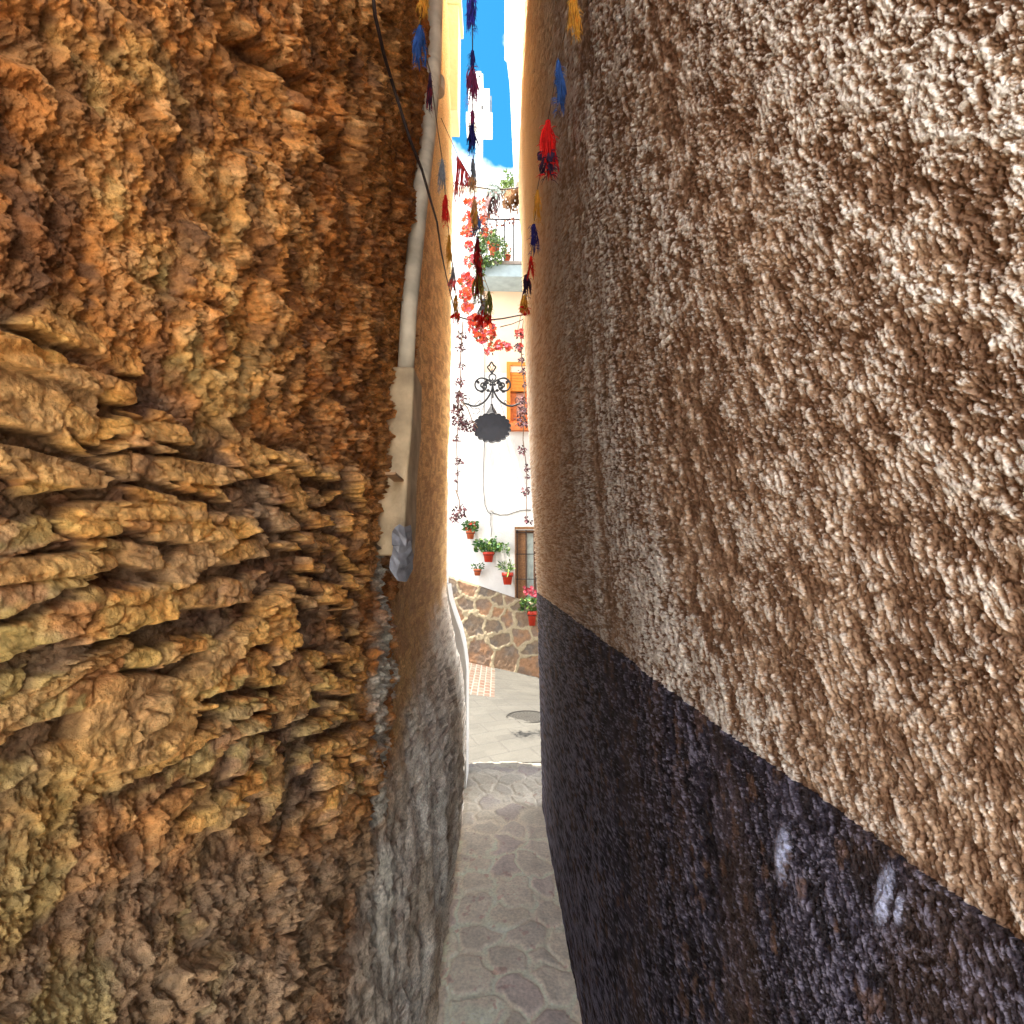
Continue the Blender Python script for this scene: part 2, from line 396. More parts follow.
# old cement patch that runs down below the broken pipe
cy_ = 1.33 + (Zg - 1.5)*.14
m_c = ss(.16, .06, np.abs(Yg - cy_ + mk['wx']*.2))*ss(1.58, 1.50, Zg)*ss(.4, .9, Zg)
CL = mixc(CL, colr(.62, .59, .50), m_c*ss(.35, .5, n2)*.9)

def close_left(xb, ztop):
    def f(idx, nv):
        # far end: last column of the grid to a back column; near end the same; plus a top sheet
        nr = idx.shape[0]
        v = []; q = []
        zf = Zg[:, -1]; b0 = nv
        v += [(xb, YE, z) for z in zf]
        q += [(idx[i, -1], b0+i, b0+i+1, idx[i+1, -1]) for i in range(nr-1)]
        zn = Zg[:, 0]; b1 = nv + nr
        v += [(xb, Yc[0], z) for z in zn]
        q += [(idx[i+1, 0], b1+i+1, b1+i, idx[i, 0]) for i in range(nr-1)]
        nc = idx.shape[1]; b2 = nv + 2*nr
        v += [(xb, y, ztop) for y in Yc]
        q += [(idx[-1, j], idx[-1, j+1], b2+j+1, b2+j) for j in range(nc-1)]
        b3 = b2 + nc
        v += [(xb, Yc[0], -.06), (xb, YE, -.06), (xb, YE, ztop), (xb, Yc[0], ztop)]
        q += [(b3, b3+1, b3+2, b3+3)]
        return np.array(v, float), np.array(q)
    return f
M_left = attr_mat('earth and stone', .92, [(110, .006), (420, .0022)], .38, 150, .2)
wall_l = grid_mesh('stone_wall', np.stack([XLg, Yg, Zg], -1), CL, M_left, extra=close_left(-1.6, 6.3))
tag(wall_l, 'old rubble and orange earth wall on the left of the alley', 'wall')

# ------------------------------------------------------------------ right wall: rough stucco over a dark painted dado
ZD = float(at(536, 592, YE).z)
def stucco(Y, z, amp=1.0):
    Y_ = Y; Y = Y - .38*z*ss(1.6, .7, Y_)
    w1 = fbm(Y*30, z*30, 2, 201) - .5; w2 = fbm(Y*30 + 9, z*30, 2, 205) - .5
    a = fbm(Y*330 + w1*4, z*210 + w2*4, 4, 210, .72)
    mid_ = fbm(Y*110, z*150, 4, 212, .75); a = a + (mid_ - a)*ss(.45, .75, Y_)
    far_ = .5 + (fbm(Y*26, z*120, 4, 213, .95) - .5)*2.1; a = a + (far_ - a)*ss(.95, 1.6, Y_)
    b = fbm(Y*66, z*36, 4, 220, .65); b = b + (fbm(Y*14, z*30, 4, 222, .8) - b)*ss(.8, 1.5, Y_)
    amp = amp*(.50 + .50*ss(.2, .9, Y_))
    c = ss(.48, .66, a)
    e = fbm(Y*5, z*3.2, 3, 230)
    h = (c*.0012 + (a - .5)*.0085*(1 - .3*ss(.7, 1.4, Y_)) + (b - .5)*.0065 - .0025*ss(.42, .36, a))*amp + (e - .5)*.012
    return h, a, b, e
def right_mesh(name, z0, z1, n, dado, parent, mat, label=None):
    Yc_ = wall_cols(.27, YE, 1.15)
    Z = wall_rows(Yc_, z0, z1, n); Y = np.repeat(Yc_[None], n, 0)
    h, a, b, e = stucco(Y, Z, 1.0 if not dado else .75)
    s_ = ss(.40, .60, e*.6 + b*.4)
    if dado:
        h = h + .003
        # old paint blisters and runs
        base = mixc(colr(.020, .016, .022), colr(.052, .045, .070), ss(.4, .6, b)); base = mixc(base, colr(.10, .065, .055), ss(.5, .7, fbm(Y*12, Z*5, 4, 262))*.5)
        C = mixc(base, colr(.27, .26, .36), ss(.60, .68, a + (b - .5)*.3)*.8)
        C = mixc(C, colr(.16, .09, .06), ss(.66, .74, fbm(Y*60, Z*30, 3, 260))*.6)
        for px, py, hw, hh in ((786, 848, 7, 26), (884, 890, 8, 32), (520 + 380, 905, 4, 18)):
            d = ray(px, py); k = .26/d.x; yc, zc = d.y*k, CAMZ + d.z*k
            ry, rz = hw*yc*yc/(.26*512)*1.6, hh*yc/512*.8
            rr = np.hypot((Y - yc + (Z - zc)*.35)/(ry*.62), (Z - zc)/(rz*(1.15 + .5*(Z < zc))))
            m = ss(1.15, .5, rr + (a - .5)*1.4); C = mixc(C, colr(.50, .56, .82), m*.9); h = h + m*.002
    else:
        brown = mixc(colr(.24, .142, .088), colr(.50, .345, .235), ss(.4, .6, b))
        tip = colr(.86, .82, .76)
        k = ss(.532, .60 + .08*ss(.8, 1.8, Y), a + (b - .5)*(.55 - .25*ss(.8, 1.5, Y)) + (e - .5)*.35 + (fbm(Y*13, Z*7, 3, 240) - .5)*.22)
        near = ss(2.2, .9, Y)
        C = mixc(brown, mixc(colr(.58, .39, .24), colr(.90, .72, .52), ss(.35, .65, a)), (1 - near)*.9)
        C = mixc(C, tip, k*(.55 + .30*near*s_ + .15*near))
        C = mixc(C, colr(.86, .64, .36), ss(2.5, 3.5, Z)*ss(1.1, 2.0, Y)*.8)  # sunlit cream painted in on the high far end of the wall
    nrm_x = XR(Y, Z) - h + .004
    nrm_x = nrm_x + .018*ss(3.36, 3.4, Y)
    def close(idx, nv):
        nr, nc = idx.shape; v = []; q = []; xb = 1.8
        v += [(xb, YE, zz) for zz in Z[:, -1]]; q += [(idx[i+1, -1], nv+i+1, nv+i, idx[i, -1]) for i in range(nr-1)]
        b1 = nv + nr
        v += [(xb, Yc_[0], zz) for zz in Z[:, 0]]; q += [(idx[i, 0], b1+i, b1+i+1, idx[i+1, 0]) for i in range(nr-1)]
        b2 = b1 + nr
        v += [(xb, y, z1) for y in Yc_]; q += [(b2+j, b2+j+1, idx[-1, j+1], idx[-1, j]) for j in range(nc-1)]
        return np.array(v, float), np.array(q)
    o = grid_mesh(name, np.stack([nrm_x, Y, Z], -1), C, mat, parent, flip=True, extra=close)
    return o
M_stuc = attr_mat('rough stucco', .95, [(420, .0020)], .25, 420, .12)
M_dado = attr_mat('dark painted stucco', .75, [(420, .0022)], .35, 420, .25)
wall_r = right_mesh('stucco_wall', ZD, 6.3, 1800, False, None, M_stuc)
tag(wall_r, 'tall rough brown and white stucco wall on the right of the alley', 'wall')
dado = right_mesh('painted_base', -.06, ZD + .001, 900, True, wall_r, M_dado)
dado['label'] = 'black and violet painted lower band of the stucco wall'

# ------------------------------------------------------------------ alley floor: flagstones in mortar
def street_z(X, Y):
    return -.0 - (.22*np.clip(X + .35, -4, 4))*ss(4.2, 7.6, Y)
Xa = np.linspace(-.42, .42, 260); Ya = np.concatenate([np.linspace(-.499, .9, 60)[:-1], .9 + np.cumsum(np.geomspace(.0022, .013, 560))]); Ya = Ya[Ya < 4.05]
XX, YY = np.meshgrid(Xa, Ya)
wa = fbm(XX*6, YY*6, 3, 301) - .5; wb = fbm(XX*6, YY*6 + 20, 3, 303) - .5
f1, f2, cid, dx, dy = worley(XX/.150 + wa*.9, YY/.165 + wb*.9, 306, .85)
g = f2 - f1
fl = ss(.06, .22, g)
hF = fl*.006 + (cid - .5)*.003*fl + (fbm(XX*40, YY*40, 4, 310) - .5)*.003
hF = hF - .012*ss(.17, .23, np.abs(XX + .0))
nn = fbm(XX*12, YY*12, 4, 315)
stone = mixc(colr(.60, .54, .46), colr(.76, .68, .55), ss(.2, .8, cid)); stone = mixc(stone, colr(.52, .44, .42), ss(.7, .95, h2(np.floor(cid*997), np.floor(cid*331), 5)))
CF = mixc(colr(.88, .78, .63), stone, ss(.02, .28, g + (nn - .5)*.3)*.75)
CF = CF*(.95 + .5*nn)[..., None]
CF = mixc(CF, colr(.45, .12, .10), ss(.74, .80, fbm(XX*28, YY*28, 3, 318))*.35)
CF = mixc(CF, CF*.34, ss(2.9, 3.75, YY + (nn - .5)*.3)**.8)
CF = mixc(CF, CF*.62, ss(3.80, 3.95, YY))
M_flag = attr_mat('flagstones', .75, [(120, .002), (500, .0008)], .18, 90, .35)
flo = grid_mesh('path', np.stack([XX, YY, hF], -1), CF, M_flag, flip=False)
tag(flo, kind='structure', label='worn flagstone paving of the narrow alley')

# street beyond the alley: sloping slabs, a strip of brick setts
Xs = np.concatenate([np.linspace(-4, -1, 60)[:-1], np.linspace(-1, 1, 260), np.linspace(1, 4, 60)[1:]]); Ys = np.linspace(4.04, 8.2, 330)
XX, YY = np.meshgrid(Xs, Ys)
ZZ = street_z(XX, YY)
p1, p2 = atz(497, 672, -.05), atz(478, 700, 0)
strip = (XX > -.45) & (XX < -.02) & (YY > 6.1)
jx = np.abs(((XX + YY*.35)/.40 + .5*(np.floor((YY - XX*.55)/.30) % 2)) % 1 - .5); jy = np.abs(((YY - XX*.55)/.30) % 1 - .5)
jo = np.maximum(ss(.48, .497, jx), ss(.47, .492, jy))*~strip
bx_ = np.abs((XX/.075) % 1 - .5); by_ = np.abs((YY/.16 + .5*(np.floor(XX/.075) % 2)) % 1 - .5)
jb = np.maximum(ss(.38, .47, bx_), ss(.38, .47, by_))*strip
ZZ = ZZ - jo*.004 - jb*.006 + (fbm(XX*20, YY*20, 3, 330) - .5)*.004
nn = fbm(XX*5, YY*5, 4, 333)
slabid = h2(np.floor((XX + YY*.35)/.40 + .5*(np.floor((YY - XX*.55)/.30) % 2) + .5), np.floor((YY - XX*.55)/.30 + .5), 8)
CS = mixc(colr(.042, .039, .033), colr(.072, .067, .056), .5*nn + .5*slabid); CS = mixc(CS, colr(.04, .037, .033), jo*.8)
brk = mixc(colr(.075, .038, .024), colr(.08, .066, .05), h2(np.floor(XX/.075), np.floor(YY/.16 + .5*(np.floor(XX/.075) % 2)), 9))
CS = np.where(strip[..., None], mixc(brk, colr(.14, .13, .11), jb), CS)
st_o = grid_mesh('street', np.stack([XX, YY, ZZ], -1), CS, M_flag)
tag(st_o, kind='structure', label='pale sunlit street slabs beyond the alley')
b = MB(); b.box(-60, -60, -1.6, 60, 60, -1.45)
tag(b.build('ground', plain('dry ground', (.42, .38, .32), .95, var=.2, scale=.5, bump=.02, bscale=4)), kind='structure')
b = MB(); b.box(-6, -7, -.5, 6, -.5, -.016)  # unseen ground added behind the camera to bounce sunlight into the alley
tag(b.build('bounce_pavement', plain('unseen bounce concrete', (.50, .47, .42), .9, var=.15, scale=3, bump=.004, bscale=30)), kind='structure')

# ------------------------------------------------------------------ ray against the left wall (for things fixed to it)
def on_left(px, py, off=.0):
    d = ray(px, py); lo = .2
    Y = np.linspace(.25, YE, 3000); X = d.x/d.y*Y; Z = CAMZ + d.z/d.y*Y
    m = X - XL(Y, Z) - off
    i = int(np.argmax(m < 0)) if (m < 0).any() else len(Y) - 1
    return Vector((X[i], Y[i], Z[i]))


# ================================================================== things
M_white = plain('whitewash', (.50, .49, .47), .9, var=.14, scale=2.2, bump=.004, bscale=35)
M_cream = plain('cream limewash', (.78, .66, .42), .9, var=.10, scale=4, bump=.006, bscale=30)
M_iron = plain('black wrought iron', (.012, .012, .014), .6, metal=.3, var=.3, scale=60)
M_signb = plain('black sign board', (.007, .0075, .012), .6, var=.25, scale=14, bump=.001, bscale=60)
M_pot = plain('red glazed terracotta', (.32, .022, .008), .5, var=.15, scale=30)
M_pot2 = plain('orange terracotta', (.30, .065, .022), .8, var=.15, scale=30)
M_soil = plain('soil', (.05, .035, .025), .95)
M_leafg = plain('green leaves', (.030, .085, .020), .55, var=.5, scale=25, spec=.4)
M_leafl = plain('light green leaves', (.09, .15, .018), .55, var=.4, scale=25, spec=.4)
M_leafd = plain('dark wine leaves', (.040, .010, .014), .6, var=.5, scale=25)
M_leafm = plain('faded mauve bracts', (.11, .035, .045), .6, var=.4, scale=25)
M_flr = plain('scarlet petals', (.34, .016, .004), .6, var=.2, scale=30)
M_flp = plain('pink petals', (.32, .035, .055), .6, var=.2, scale=30)
M_flo = plain('orange red petals', (.40, .050, .005), .6, var=.2, scale=30)
M_stem = plain('woody stems', (.12, .075, .045), .8)
M_orange = plain('orange painted wood', (.50, .17, .018), .6, var=.12, scale=20, bump=.001, bscale=60)
M_orange2 = plain('worn orange red paint', (.48, .13, .035), .7, var=.25, scale=20)
M_wood = plain('brown varnished wood', (.20, .095, .040), .5, var=.3, scale=40)
M_glass = plain('pale curtain glass', (.34, .40, .38), .12, var=.25, scale=12, spec=.6)
M_cable = plain('black cable', (.03, .016, .014), .6)
M_grcable = plain('grey cable', (.10, .095, .09), .6)
M_tin = plain('bent tin sheet', (.20, .20, .22), .5, metal=.3, var=.5, scale=30)
M_pipe = plain('old cream plastic pipe', (.52, .45, .34), .7, var=.38, scale=9, bump=.001, bscale=60)
M_pipecase = plain('mortar box', (.48, .36, .22), .9, var=.38, scale=12, bump=.004, bscale=60)
M_slab = plain('pale blue slab edge', (.30, .38, .42), .8, var=.15, scale=8)
M_string = plain('string', (.20, .14, .09), .9)
def cloth(name, c): return plain(name, c, .95, var=.35, scale=70, spec=.1)
K = dict(blue=cloth('blue rag', (0.051, 0.128, 0.374)), navy=cloth('navy rag', (0.037, 0.034, 0.204)), red=cloth('red rag', (0.750, 0.027, 0.024)),
         plum=cloth('plum rag', (0.340, 0.060, 0.170)), black=cloth('black rag', (0.051, 0.027, 0.060)), orange=cloth('orange rag', (0.750, 0.374, 0.060)),
         grey=cloth('grey rag', (0.289, 0.306, 0.340)), rose=cloth('rose rag', (0.714, 0.102, 0.102)), tan=cloth('tan rag', (0.680, 0.408, 0.204)),
         maroon=cloth('maroon rag', (0.272, 0.020, 0.031)), olive=cloth('olive rag', (0.272, 0.255, 0.068)), indigo=cloth('indigo rag', (0.085, 0.076, 0.510)))

# ------------------------------------------------------------------ white house across the street
D = 8.0
wh = empty('white_house', (0, D, 0), 'whitewashed house with orange and brown windows facing the alley end', 'house')
ops = []   # openings in the facade: x0,x1,z0,z1
a_, b_ = at(515.5, 530, D), at(537, 606, D); ops.append((a_.x, b_.x, b_.z, a_.z))
c_, d_ = at(508.5, 366, D), at(531, 428, D); ops.append((c_.x, d_.x, d_.z, c_.z))
ZT = at(500, 264, D).z
b = MB()
xs = sorted({-4.2, 4.2} | {v for o_ in ops for v in o_[:2]}); zs = sorted({-1.5, ZT} | {v for o_ in ops for v in o_[2:]})
for i in range(len(xs)-1):
    for j in range(len(zs)-1):
        xm, zm = (xs[i]+xs[i+1])/2, (zs[j]+zs[j+1])/2
        if not any(o_[0] < xm < o_[1] and o_[2] < zm < o_[3] for o_ in ops):
            b.box(xs[i], 0, zs[j], xs[i+1], .30, zs[j+1])
b.box(-4.2, .34, -1.5, 4.2, 3.4, ZT - .01)
b.build('wall', M_white, wh)
# brown framed window with iron bars
x0, x1, z0, z1 = ops[0]
b = MB(); fw = .045
b.box(x0+.002, .05, z0, x0+fw, .14, z1); b.box(x1-fw, .05, z0, x1-.002, .14, z1); b.box(x0+fw, .052, z1-fw, x1-fw, .138, z1-.002); b.box(x0+fw, .052, z0+.002, x1-fw, .138, z0+fw)
xm_ = x0 + (x1-x0)*.46; b.box(xm_-.05, .08, z0+fw, xm_+.03, .13, z1-fw); b.box(x0+fw, .085, z0+fw, xm_-.05, .125, z1-fw)
wf = b.build('window', M_wood, wh)
b = MB(); b.box(xm_+.03, .10, z0+fw, x1-fw, .115, z1-fw); b.build('pane', M_glass, wf)
b = MB()
for t in (.08, .5, .92): b.tube([(x0+(x1-x0)*t, .015, z0+.001), (x0+(x1-x0)*t, .015, z1-.001)], .008, 6)
for t in (.03, .35, .68, .97): b.tube([(x0+.002, .012, z0+(z1-z0)*t), (x1-.002, .012, z0+(z1-z0)*t)], .007, 6)
b.build('bar', M_iron, wf)
b = MB(); b.box(x0-.012, -.012, z0, x0-.002, .03, z1+.05); b.box(x0-.012, -.012, z1+.012, x1+.01, .03, z1+.05); b.build('lintel', M_wood, wf)
# orange window
x0, x1, z0, z1 = ops[1]
b = MB()
b.box(x0-.03, -.03, z0+.10, x0+.03, .12, z1+.06); b.box(x1-.03, -.03, z0+.10, x1+.03, .12, z1+.06); b.box(x0+.03, -.028, z1, x1-.03, .118, z1+.058)
ow = b.build('window', M_orange, wh); ow['label'] = 'orange painted upper window with a half lowered blind'
b = MB(); zz_ = z1
while zz_ > z1 - .40:
    b.box(x0+.032, .0, zz_-.050, x1-.032, .02, zz_-.003); zz_ -= .052
b.box(x0+.032, .008, z1-.42, x1-.032, .03, z1-.002); b.build('blind', M_orange, ow)
b = MB(); b.box(x0+.032, .05, z0+.10, x0+.13, .10, z1-.42); b.box(x1-.1, .05, z0+.10, x1-.032, .10, z1-.42); b.box(x0+.13, .052, z0+.10, x1-.1, .098, z0+.2); b.build('shutter', M_orange2, ow)
b = MB(); b.box(x0+.13, .07, z0+.2, x1-.1, .08, z1-.42); b.build('pane', plain('pinkish pane', (.45, .22, .16), .3), ow)
b = MB(); b.box(x0-.0, -.10, z0-.06, x1+.1, .06, z0+.055); b.box(x0+.02, -.02, z0+.055, x1+.1, .06, z0+.10); b.build('sill', M_orange2, ow)
# balcony slab, coping, railing
b = MB(); p = at(476, 276, D-.45); q = at(476, 264, D-.45)
b.box(p.x, -.45, p.z, 4.2, .0-.002, q.z); b.build('balcony_slab', M_slab, wh)
b = MB(); b.box(p.x-.01, -.47, q.z+.002, 4.2, 0.30, q.z+.05); b.build('coping', plain('grey coping', (.22, .19, .17), .8), wh)
b = MB(); zq = q.z + .05
for px in (487, 496, 504.5, 513.5, 522, 531): x_ = at(px, 240, D-.42).x; b.tube([(x_, -.42, zq), (x_, -.42, zq+.72)], .011, 6)
b.tube([(p.x+.02, -.42, zq+.72), (3, -.42, zq+.72)], .012, 6)
for i in range(12): b.tube([(.8+i*.18, -.42, zq), (.8+i*.18, -.42, zq+.72)], .011, 6)
b.build('railing', M_iron, wh)
b = MB(); pa, pb = at(484.3, 277, D), at(484.3, 372, D); b.box(pa.x, -.006, pb.z, 4.19, -.0005, pa.z - .002); b.build('bounce_tint_panel', plain('cream pink bounce tint', (.62, .46, .33), .9, var=.06, scale=3), wh)  # added panel; its cream pink paints warm bounced light under the balcony
# set back top storey
b = MB(); zt = at(500, 192, D+1.6).z; b.box(-4.0, 1.6, ZT, 4.0, 3.3, zt); b.build('upper_storey', M_white, wh)
b = MB(); b.box(-4.1, 1.5, zt+.002, 4.1, 3.4, zt+.07); b.build('roof', plain('pale roof edge', (.62, .55, .45), .8), wh)
# crazy stone plinth with raised cream joints
seeds = [(452,592),(468,588),(490,592),(456,610),(462,602),(475,625),(488,606),(498,600),(497,612),(510,598),(516,606),(508,618),(521,619),(495,627),(522,635),(499,639),(482,650),(507,655),(533,648),(533,662),(455,640),(540,628),(545,610),(550,650),(440,600),(436,630)]
S2 = np.array([[at(a, c, D-.05).x, at(a, c, D-.05).z] for a, c in seeds])
rng = np.random.RandomState(4)
ex = rng.uniform([-4.2, -1.2], [4.2, 1.9], (260, 2)); ex = ex[(ex[:, 0] < -.95) | (ex[:, 0] > .85)]
S2 = np.vstack([S2, ex])
def topz(x): return np.interp(x, [-4.2, -.8, .4, 4.2], [1.75, 1.33, .93, .55])
def vor(x, z):
    f1 = np.full(x.shape, 99.); f2 = f1.copy(); ci = np.zeros(x.shape)
    for i, (a, c) in enumerate(S2):
        d = np.hypot(x - a, z - c); m = d < f1
        f2 = np.where(m, f1, np.minimum(f2, d)); f1 = np.where(m, d, f1); ci = np.where(m, (i*0.61803) % 1, ci)
    return f1, f2, ci
gx = np.concatenate([np.linspace(-4.2, -1.2, 110)[:-1], np.linspace(-1.2, 1.1, 330), np.linspace(1.1, 4.2, 110)[1:]])
gt = np.linspace(0, 1, 170)
GX, GT = np.meshgrid(gx, gt); GZ = -1.0 + (topz(GX) + 1.0)*GT
wx_ = (fbm(GX*9, GZ*9, 3, 401) - .5)*.10; wz_ = (fbm(GX*9 + 30, GZ*9, 3, 403) - .5)*.10
f1, f2, ci = vor(GX + wx_, GZ + wz_)
jm = ss(.055, .030, f2 - f1)
gy = D - .075 - (1 - jm)*.012 - jm*.020 + (fbm(GX*25, GZ*25, 3, 407) - .5)*.012
GYc = gy; GYc[-1] = D + .01; GYc[-2] = D - .03
Cst = mixc(colr(.15, .105, .068), colr(.24, .13, .068), ss(.3, .8, ci)); Cst = mixc(Cst, colr(.10, .09, .078), ss(.4, .7, fbm(GX*8, GZ*8, 3, 409))*.6)
Cp = mixc(Cst*(.7 + .6*fbm(GX*30, GZ*30, 3, 411))[..., None], colr(.28, .225, .14), jm)
pl = grid_mesh('plinth', np.stack([GX, GYc - D, GZ], -1), Cp, M_flag, wh)
pl['label'] = 'crazy stone base with raised cream joints'

# thin cables clipped to the white house
def wall_cable(pts, r, name, label, mat=M_grcable):
    b = MB(); P = [at(px, py, D - .025) for px, py in pts]
    b.tube(P, r, 6); o = b.build(name, mat, smooth=True); tag(o, label, 'cable', 'cables on the white house'); return o
wall_cable([(484, 350), (484.5, 380), (484, 410), (484.5, 440), (483.5, 465), (483, 485), (485, 505), (488, 512), (491, 514)], .008, 'cable', 'thin pale cable running straight down the white house behind the sign')
wall_cable([(491, 510), (493, 513), (500, 515), (508, 514.5), (515, 512), (522, 510), (531, 510)], .011, 'cable', 'grey cable sagging sideways over the barred window')
wall_cable([(491, 514), (490, 522), (491.5, 530), (491, 537)], .006, 'cable', 'short thin wire dropping to the large leafy flower pot')

# ------------------------------------------------------------------ neighbours beyond the alley
b = MB(); x_ = at(460.5, 60, 3.65).x; zl = at(460, 137, 3.65).z
b.box(-1.5, 0, zl, x_, .235, 6.6); b.box(-1.49, -.006, 5.62, x_ + .02, .25, 5.70)
o = b.build('jetty_wall', M_cream, loc=(0, 3.415, 0)); tag(o, 'cream jutting upper wall high on the left against the sky', 'wall')
b = MB(); xa = at(516, 150, 6).x; zl = at(516, 182, 6).z
vs = []
pr_ = [(xa, zl), (3.4, zl), (3.4, 9.6), (at(505, 5, 6).x, 9.6), (at(505, 5, 6).x, at(505, 34, 6).z), (at(507.5, 36, 6).x, at(507, 36, 6).z), (at(510.5, 60, 6).x, at(510, 60, 6).z)]
b.prism(pr_[::-1], 0, .35); o = b.build('corner_house', M_white, loc=(0, 6.0, 0)); tag(o, 'white corner house edge high up beside the sky on the right', 'house')
b = MB(); b.box(.72, 0, -1.5, 3.4, .33, zl - .002); b.build('lower_wall', M_white, o)
# flared white base wall just past the rubble wall
pts = [(449, 584), (451, 598), (456, 614), (461, 628), (465, 645), (467.5, 665), (467.5, 690), (467.5, 715), (467.5, 742)]
b = MB(); YW = 3.72; prf = [at(px, py, YW) for px, py in pts]
poly = [(-1.5, prf[0].z)] + [(p.x, p.z) for p in prf] + [(prf[-1].x, -.05), (-1.5, -.05)]
b.prism([(x, z) for x, z in poly], 0, .30); b.box(-1.5, .0, prf[0].z+.002, prf[0].x - .02, .30, 2.1)
o = b.build('buttress', M_white, loc=(0, YW - .12, 0)); tag(o, 'flared whitewashed wall foot just past the rubble wall', 'wall')

# far white bell tower
tw = empty('bell_tower', (at(481, 100, 14).x, 14, 0), 'slim white tower with a small belfry against the blue sky', 'tower')
def zpx(py): return at(481, py, 14).z
b = MB(); b.box(-.14, -.12, -1.2, .06, .12, zpx(131)); b.build('shaft', M_white, tw)
b = MB(); b.box(-.42, -.3, zpx(131)+.002, .34, .3, zpx(121)); b.box(-.36, -.28, zpx(121)+.002, .26, .28, zpx(97)); b.build('belfry', M_white, tw)
b = MB(); b.box(-.22, -.2, zpx(97)+.002, .06, .2, zpx(80)); b.box(-.16, -.15, zpx(80)+.002, .0, .15, zpx(76)); b.build('turret', M_white, tw)
for bb_ in ((.02, -.287, zpx(118), .07, -.281, zpx(114)), (-.06, -.207, zpx(80)-.12, -.02, -.201, zpx(80)-.06)):
    b = MB(); b.box(*bb_); b.build('vent', M_iron, tw)
b = MB(); b.tube([(.30, 0, zpx(121)), (.30, 0, zpx(96))], .02, 6); b.build('mast', M_grcable, tw)

# manhole cover in the street
mc = atz(527, 714, 0); mz = float(street_z(np.array([mc.x]), np.array([mc.y]))[0])
b = MB(); r_ = .21
b.lathe([(.0, .004), (r_, .004), (r_, .012), (r_*.93, .012), (r_*.93, .008), (0, .008)], (0,0,0), 36)
o = b.build('manhole_cover', plain('cast iron cover', (.030, .028, .025), .5, metal=.4, var=.3, scale=40), loc=(mc.x, mc.y, mz))
tag(o, 'round dark manhole cover sunk in the pale street slabs', 'manhole cover')
b = MB()
for k in range(1, 6):
    for j in range(24):
        q0, q1 = 2*math.pi*j/24, 2*math.pi*(j+.5)/24; ra, rb = r_*(.14*k + .02), r_*(.14*k + .09)
        b.add([(ra*math.cos(q0), ra*math.sin(q0), .0095), (rb*math.cos(q0), rb*math.sin(q0), .0095), (rb*math.cos(q1), rb*math.sin(q1), .0095), (ra*math.cos(q1), ra*math.sin(q1), .0095)], [(0,1,2,3)])
b.build('tread', plain('worn iron tread', (.07, .066, .058), .5), o)

# ------------------------------------------------------------------ things fixed to the left wall: pipe, mortar box, tin, cable
pp = [on_left(px, py, .028) for px, py in ((436, -40), (435.5, 0), (434, 60), (428.5, 130), (421, 190), (415, 250), (409, 310), (405.5, 372))]
b = MB(); b.tube(pp, [.032, .032, .031, .029, .027, .025, .023, .023], 14)
o = b.build('drain_pipe', M_pipe, smooth=True); tag(o, 'old cream drain pipe running up the left wall', 'pipe')
b = MB(); c0 = on_left(436.5, 86, .03); b.tube([c0 + Vector((0, 0, -.03)), c0 + Vector((0, 0, .03))], .036, 14); b.build('collar', M_pipe, o)
ppb = [on_left(px, py, .020) for px, py in ((404.5, 376), (401, 430), (398.5, 480), (396, 520), (395, 556))]
b = MB()
def boxtube(b, P, wy, wx):
    vs = []
    for i, p in enumerate(P):
        e = 1 + .06*math.sin(i*2.1)
        for u, v in ((-1, -1), (1, -1), (1, 1), (-1, 1)): vs.append(p + Vector((v*wx[i]*e, u*wy[i]*e, 0)))
    k = len(P)
    b.add(vs, [(i*4+j, i*4+(j+1) % 4, i*4+4+(j+1) % 4, i*4+4+j) for i in range(k-1) for j in range(4)] + [(3,2,1,0), tuple((k-1)*4+j for j in range(4))])
boxtube(b, ppb, [.075, .08, .085, .09, .088], [.040, .042, .040, .040, .036])
o = b.build('pipe_box', M_pipecase); tag(o, 'cracked mortar casing around the lower end of the drain pipe', 'casing')
md = o.modifiers.new('bevel', 'BEVEL'); md.width = .008; md.segments = 2
b = MB(); c0 = on_left(402, 477, .05); b.box(-.030, -.050, -.003, -.006, .092, .003, M=Matrix.Translation(c0)); b.build('strap', plain('rusty strap', (.35, .20, .10), .7), o)
b = MB(); c0 = on_left(398, 548, .045)
rs = np.random.RandomState(12); nu_, nv_ = 7, 9; V_ = []
for i in range(nu_):
    for j in range(nv_):
        u, v = i/(nu_-1), j/(nv_-1)
        # a strip of sheet rolled into a torn, half open gutter with a ragged lower lip
        q = -1.9 + 3.3*u; rr = .030 + .012*v
        zz_ = .050 - .105*v*(1 + .25*math.sin(u*7)) + rs.uniform(-.006, .006)
        V_.append(c0 + Vector((.004 + rr*math.cos(q)*.75 + rs.uniform(-.004, .004), rr*math.sin(q)*1.3 + rs.uniform(-.004, .004), zz_)))
V2 = [p + Vector((.0016, .0016, .001)) for p in V_]; nn_ = len(V_); F_ = []
for i in range(nu_-1):
    for j in range(nv_-1):
        a = i*nv_ + j; F_ += [(a, a+1, a+nv_+1, a+nv_), (a+nn_, a+nn_+nv_, a+nn_+nv_+1, a+nn_+1)]
b.add(V_ + V2, F_)
o = b.build('tin_sheet', M_tin); tag(o, 'torn bent tin sheet sticking out under the pipe casing', 'metal sheet')
P = [on_left(px, py, .03 + .05*(130 < py < 260)) for px, py in ((371, -25), (375, 15), (384, 55), (396, 95), (410, 140), (422, 170), (430, 198), (437, 222), (441, 250), (446, 275), (452, 300))]
P.append(at(457.5, 322, 3.3))
b = MB(); b.tube(P, .0036, 8); o = b.build('cable', M_cable, smooth=True); tag(o, 'dark cable hanging in a long slant over the left wall', 'cable')

